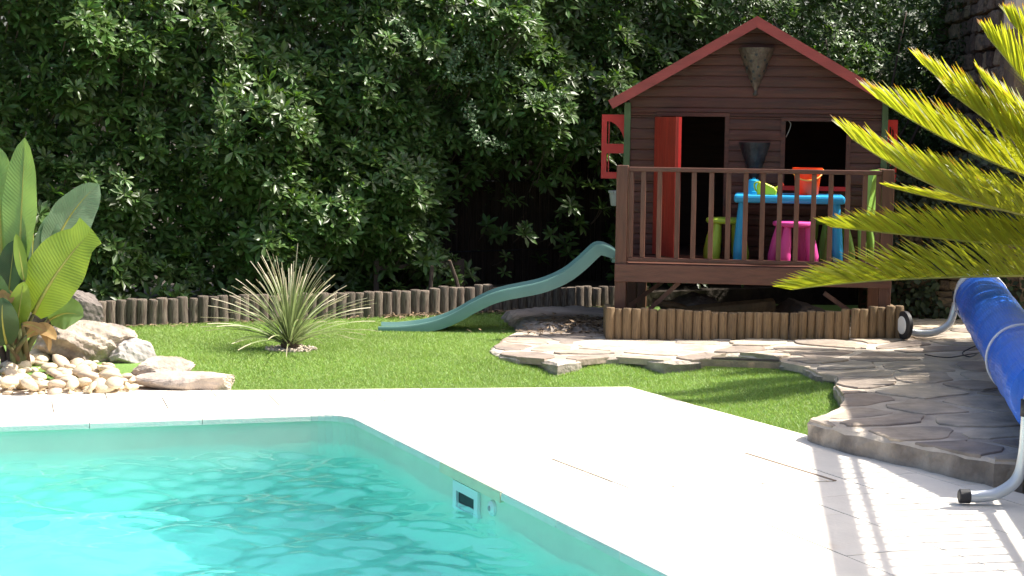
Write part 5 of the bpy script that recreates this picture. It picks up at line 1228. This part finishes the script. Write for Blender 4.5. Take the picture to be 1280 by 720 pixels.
lf_px((38, 345), (44, 240), 20, M['strelgrey'], YB - 0.02, face=(-1, -0.5, 0.0), seed=5)
lf_px((48, 335), (62, 268), 34, M['strelgrey'], YB + 0.08, face=(0.6, -1, 0.3), bend=(0.04, 0, 0.02), seed=6)
lf_px((10, 375), (18, 300), 42, M['streldark'], YB - 0.1, face=(-0.4, -1, 0.5), seed=7)
lf_px((8, 400), (-16, 330), 40, M['streldark'], YB - 0.15, YB - 0.3, face=(-0.2, -1, 0.6), seed=8)
lf_px((8, 430), (4, 372), 42, M['streldark'], YB - 0.16, YB - 0.3, face=(0.2, -1, 0.2), bend=(0, -0.1, 0.03), seed=9)
lf_px((20, 410), (30, 352), 30, M['strelyel'], YB - 0.18, YB - 0.26, face=(0.1, -1, 0.1), seed=10)
lf_px((60, 400), (88, 372), 50, M['streldark'], YB - 0.05, YB + 0.05, face=(0.2, -1, -0.1), bend=(0, 0, 0.04), seed=11)
lf_px((62, 400), (104, 396), 44, M['strel'], YB - 0.1, YB - 0.12, face=(0.1, -1, 0.3), bend=(0, 0, 0.06), seed=12)
lf_px((30, 350), (20, 292), 16, M['strelyel'], YB - 0.2, face=(0.5, -1, 0.1), seed=13)
lf_px((34, 420), (70, 425), 20, M['drybract'], YB - 0.2, YB - 0.3, face=(0.1, -0.8, 0.6), bend=(0.02, 0, 0.1), seed=14, name='dry_leaf')
lf_px((28, 405), (62, 440), 12, M['drybract'], YB - 0.22, YB - 0.3, face=(0.3, -1, 0.3), bend=(0.08, 0, 0.08), seed=15, name='dry_leaf')
lf_px((12, 380), (2, 362), 22, M['drybract'], YB - 0.25, face=(0.2, -1, 0.3), seed=16, name='dry_leaf')
lf_px((-30, 380), (-45, 230), 44, M['strel'], YB, face=(0.3, -1, 0.2), seed=17)
for k in range(9):
    b = SB + np.array([random.uniform(-0.14, 0.02), random.uniform(-0.08, 0.1), -0.03]); MB().tube(bez([b, b + np.array([0, 0, 0.12]), b + np.array([random.gauss(-0.03, 0.04), random.gauss(0, 0.03), random.uniform(0.16, 0.32)])], 6), np.linspace(0.03, 0.012, 6), 8).build('old_sheath', M['bark'], bp_, True)

# ------------------------------------------------------------------ spiky grass plant on the lawn
YC = G(362, 438, GZ); YC[2] = float(gz(YC[0], YC[1]))
yu = thing('spiky_rosette_plant', 'spiky rosette plant with long thin arching grey-green leaves on the lawn', 'plant', YC)
for k in range(140):
    a = k * 2.39996; u = (k + 0.5) / 140; el = rad(10 + 70 * u) + random.gauss(0, 0.10); L_ = random.uniform(0.44, 0.62) * (1.03 if u < 0.55 else 0.96)
    el = min(max(el, rad(3)), rad(89)); dv = np.array([math.cos(a), math.sin(a), 0])
    p0 = YC + dv * 0.03 + np.array([0, 0, 0.03 + 0.09 * u]); e0 = min(el + 0.25, 1.5)
    p1 = p0 + (dv * math.cos(e0) + np.array([0, 0, math.sin(e0)])) * L_ * 0.5; p2 = p0 + (dv * math.cos(el) + np.array([0, 0, math.sin(el)])) * L_ - np.array([0, 0, 0.10 * L_ * math.cos(el)])
    C = bez([p0, p1, p2], 9); T = np.gradient(C, axis=0); T /= np.linalg.norm(T, axis=1)[:, None]; V = []; U = []
    spin = random.uniform(-0.8, 0.8)
    for i in range(9):
        sd = np.cross(T[i], [0, 0, 1.0]); sd /= np.linalg.norm(sd) + 1e-9; nn = np.cross(sd, T[i]); sd2 = sd * math.cos(spin) + nn * math.sin(spin); nn2 = np.cross(sd2, T[i]); wv = np.interp(i / 8, [0, 0.15, 1], [0.009, 0.0062, 0.0028])
        V += [C[i] - sd2 * wv + nn2 * wv * 0.5, C[i], C[i] + sd2 * wv + nn2 * wv * 0.5]; U += [(-1, i / 8), (0, i / 8), (1, i / 8)]
    F = np.array([(3 * i + s, 3 * i + s + 1, 3 * i + 4 + s, 3 * i + 3 + s) for i in range(8) for s in (0, 1)])
    link('leaf', fast_mesh('leaf', np.array(V) - OFF[yu], F, np.array(U), True), M['yucca'], yu)
MB().lathe([(0.045, -0.02), (0.06, 0.04), (0.04, 0.1), (0.0, 0.13)], YC, 12).build('crown_base', M['palmtrunk'], yu)
kk = 420; rr = np.sqrt(rng.random(kk)) * 0.165; aa = rng.uniform(0, 6.28, kk); tp = np.c_[YC[0] + rr * np.cos(aa) + 0.01, YC[1] + rr * np.sin(aa) * 0.9, YC[2] + 0.004 + rng.uniform(0, 0.014, kk)]
bm = bmesh.new(); bmesh.ops.create_icosphere(bm, subdivisions=1, radius=0.5); Vp = np.array([v.co[:] for v in bm.verts]) * np.array([1.2, 0.9, 0.7]); Fp = np.array([[v.index for v in f.verts] for f in bm.faces]); bm.free()
V, F = scatter(Vp, Fp, basis(rng.normal(0, 0.4, (kk, 3)) + np.array([0, 0, 1]), rng.uniform(0, 6, kk)), tp, rng.uniform(0.012, 0.03, kk))
gv = link('gravel_ring', fast_mesh('gravel_ring', V, F), M['gravel']); tag(gv, 'ring of small pale gravel round the foot of the spiky plant', 'gravel', kind='stuff')

# ------------------------------------------------------------------ leaf litter
kk = 900; lt = leaf(0.05, 0.016, 2, 0.3, 0.08)
sA = rng.uniform(2.2, 4.5, kk); oA = rng.normal(-0.1, 0.09, kk); tp = PA[None] + pd[None] * sA[:, None] - pn[None] * oA[:, None]
zz_ = np.where(oA > 0.04, 0.175, 0.075); tp = np.c_[tp, zz_ + rng.uniform(0, 0.012, kk)]
k2 = 1300; c2 = g3(728, 400, 0.15); t2 = np.c_[rng.normal(c2[0], 0.2, k2), rng.normal(c2[1] - 0.15, 0.16, k2), np.full(k2, 0.2)]
t2[:, 2] = 0.235 - 0.5 * np.maximum(0, np.abs(t2[:, 0] - c2[0]) - 0.25) - 0.1 * np.abs(t2[:, 1] - c2[1] + 0.1) + rng.uniform(-0.01, 0.01, k2)
from mathutils.bvhtree import BVHTree
bvh = BVHTree.FromPolygons([(slabrock.matrix_basis @ v.co)[:] for v in slabrock.data.vertices], [p.vertices[:] for p in slabrock.data.polygons])
for r_ in t2:
    hit = bvh.ray_cast(Vector((r_[0], r_[1], 2)), Vector((0, 0, -1)))[0]
    r_[2] = hit.z + 0.006 if hit else TZ + 0.006
k3 = 260; t3 = np.c_[rng.uniform(-3.0, 0.4, k3), np.zeros(k3), np.zeros(k3)]; 
sB = rng.uniform(0.0, 2.6, k3); oB = rng.normal(-0.1, 0.05, k3); q = PA[None] + pd[None] * sB[:, None] - pn[None] * oB[:, None]; t3 = np.c_[q, np.full(k3, 0.085)]
tp = np.vstack([tp, t2, t3]); kk = len(tp)
V, F = scatter(lt[0], lt[1], basis(rng.normal(0, 0.22, (kk, 3)) + np.array([0, 0, 1]), rng.uniform(0, 6.28, kk)), tp, rng.uniform(0.6, 1.2, kk))
tag(link('leaf_litter', fast_mesh('leaf_litter', V, F), M['litter']), 'dry brown fallen leaves along the log edging and the slab rock', 'dry leaves', kind='stuff')

# ------------------------------------------------------------------ pool cover roller
RF = G(1131, 424, TZ + 0.045); RN = G(1212, 634, 0.0)
axF = np.array([RF[0] + 0.50, RF[1] + 0.02, 0.43]); axN = np.array([RN[0] + 0.47 * 0.76 + 0.0, RN[1] + 0.05, 0.43 - 0.02])
rl_ = thing('pool_cover_roller', 'aluminium roller wound with a blue bubble pool cover on the stone terrace', 'roller', (*((axF + axN) / 2)[:2], 0.1))
ad_ = (axN - axF) / np.linalg.norm(axN - axF); side = np.array([1.0, 0, 0]); 
def leg(ax, zg, wheel):
    side = np.array([1.0 if wheel else 0.76, 0, 0]); c = np.array(ax); pts = [(-0.47, zg + 0.055 if wheel else zg + 0.035), (-0.40, zg + 0.045 if wheel else zg + 0.035), (-0.30, zg + 0.05), (-0.20, zg + 0.11), (-0.165, zg + 0.22), (-0.155, c[2] - 0.01), (-0.13, c[2] + 0.09), (-0.06, c[2] + 0.155), (0.0, c[2] + 0.165), (0.06, c[2] + 0.155), (0.13, c[2] + 0.09), (0.155, c[2] - 0.01), (0.165, zg + 0.22), (0.20, zg + 0.11), (0.30, zg + 0.05), (0.40, zg + 0.04), (0.47, zg + 0.04)]
    P = catmull([c * np.array([1, 1, 0]) + side * x + np.array([0, 0, z]) for x, z in pts], 5)
    MB().tube(P, 0.025, 14).build('leg_frame', M['alu'], rl_, True)
    for s in (-0.155, 0.155):
        MB().tube([c + side * s + np.array([0, 0, -0.035]), c + side * s + np.array([0, 0, 0.035])], 0.031, 12).build('clamp', M['rubber'], rl_, True)
    mb = MB(); mb.tube([c + np.array([0, 0, 0.16]), c + np.array([0, 0, -0.01])], 0.028, 10); mb.build('bearing_arm', M['rubber'], rl_)
    mb = MB(); mb.tube([c - side * 0.15, c + side * 0.15], 0.016, 8); mb.build('cross_bar', M['alu'], rl_)
    if wheel:
        wc = P[0] - side * 0.03; zc = zg + 0.097; wc[2] = zc; ax_ = np.array([0.96, 0.27, 0.0])
        mb = MB(); mb.tube([wc - ax_ * 0.022, wc - ax_ * 0.02, wc - ax_ * 0.012, wc + ax_ * 0.012, wc + ax_ * 0.02, wc + ax_ * 0.022], [0.066, 0.082, 0.096, 0.096, 0.082, 0.066], 28); autosmooth(mb.build('wheel', M['rubber'], rl_, True))
        whl = COL.objects[-1]; mb = MB(); mb.tube([wc - ax_ * 0.027, wc - ax_ * 0.0225], [0.056, 0.062], 24); mb.build('hub', M['white'], whl)
        mb = MB(); mb.tube([wc, P[0] + side * 0.03], 0.012, 8); mb.build('axle', M['rubber'], rl_)
    else:
        for i0, i1 in ((0, 1), (-1, -2)):
            d = (P[i0] - P[i1]) / np.linalg.norm(P[i0] - P[i1]); MB().tube([P[i0] - d * 0.012, P[i0] + d * 0.03, P[i0] + d * 0.034], [0.0295, 0.0295, 0.024], 14).build('end_cap', M['rubber'], rl_)
leg(axF, TZ + tz(axF[0] - 0.4, 0) + 0.0, True); leg(axN, 0.0, False)
MB().tube([axF - ad_ * 0.05, axN + ad_ * 0.08], 0.032, 12).build('spindle', M['alu'], rl_)
# wound cover: slightly lumpy drum with a loose lower edge
LD = np.linalg.norm(axN - axF); nA, nB = 60, 90; V = []; U = []
bside = np.cross(ad_, [0, 0, 1.0]); bside /= np.linalg.norm(bside); bup = np.cross(bside, ad_)
ends = (0.12, LD - 0.32)
for i in range(nB + 1):
    s = ends[0] + (ends[1] - ends[0]) * i / nB; c = axF + ad_ * s
    for j in range(nA):
        th = 2 * math.pi * j / nA; r = 0.162 + 0.004 * math.sin(5 * th + s * 3) + 0.006 * math.sin(s * 21 + 1.5 * math.sin(th)) + 0.004 * math.sin(s * 47 + th * 2)
        # flap hanging off the underside towards the pool
        fl_ = math.exp(-((th - 3.75) / 0.28) ** 2); r += 0.035 * fl_ * (1 + 0.3 * math.sin(s * 4))
        V.append(c + r * (math.cos(th) * bside + math.sin(th) * bup)); U.append((j / nA, s / 4.6))
F = [(i * nA + j, i * nA + (j + 1) % nA, (i + 1) * nA + (j + 1) % nA, (i + 1) * nA + j) for i in range(nB) for j in range(nA)] + [tuple(range(nA - 1, -1, -1)), tuple(nB * nA + j for j in range(nA))]
mb = MB(); mb.add(V, F, U); cv = mb.build('wound_cover', M['cover'], rl_, True, uv=True)
for s in (0.2, 3.2):
    c = axF + ad_ * s; P = [c + 0.176 * (math.cos(t) * bside + math.sin(t) * bup) for t in np.linspace(-1.6, 4.2, 40)]
    MB().tube(P, 0.0075, 6).build('strap', M['strap'], rl_, True)
for s in (3.2,):
    c = axF + ad_ * s; p = c + 0.184 * (math.cos(3.1) * bside + math.sin(3.1) * bup); mb = MB(); mb.tube([p - ad_ * 0.025, p + ad_ * 0.025], [0.012, 0.014], 8); mb.build('buckle', M['cyanp'], rl_)
# loose black cord on the terrace
P = [g3(x, y, TZ + 0.058) for x, y in ((1156, 443), (1172, 446), (1190, 446.5), (1210, 443), (1224, 441))]
ck = MB(); ck.tube(catmull(P, 6), 0.004, 6); P2 = [g3(1224, 441, TZ + 0.058), g3(1212, 446, TZ + 0.06), g3(1204, 440, TZ + 0.062), np.array([*(axF + ad_ * 0.9)[:2], 0.24])]
ck.tube(catmull(P2, 6), 0.004, 6); tag(ck.build('black_cord', M['rubber']), 'thin black cord trailing from the blue roller onto the flagstones', 'cord')
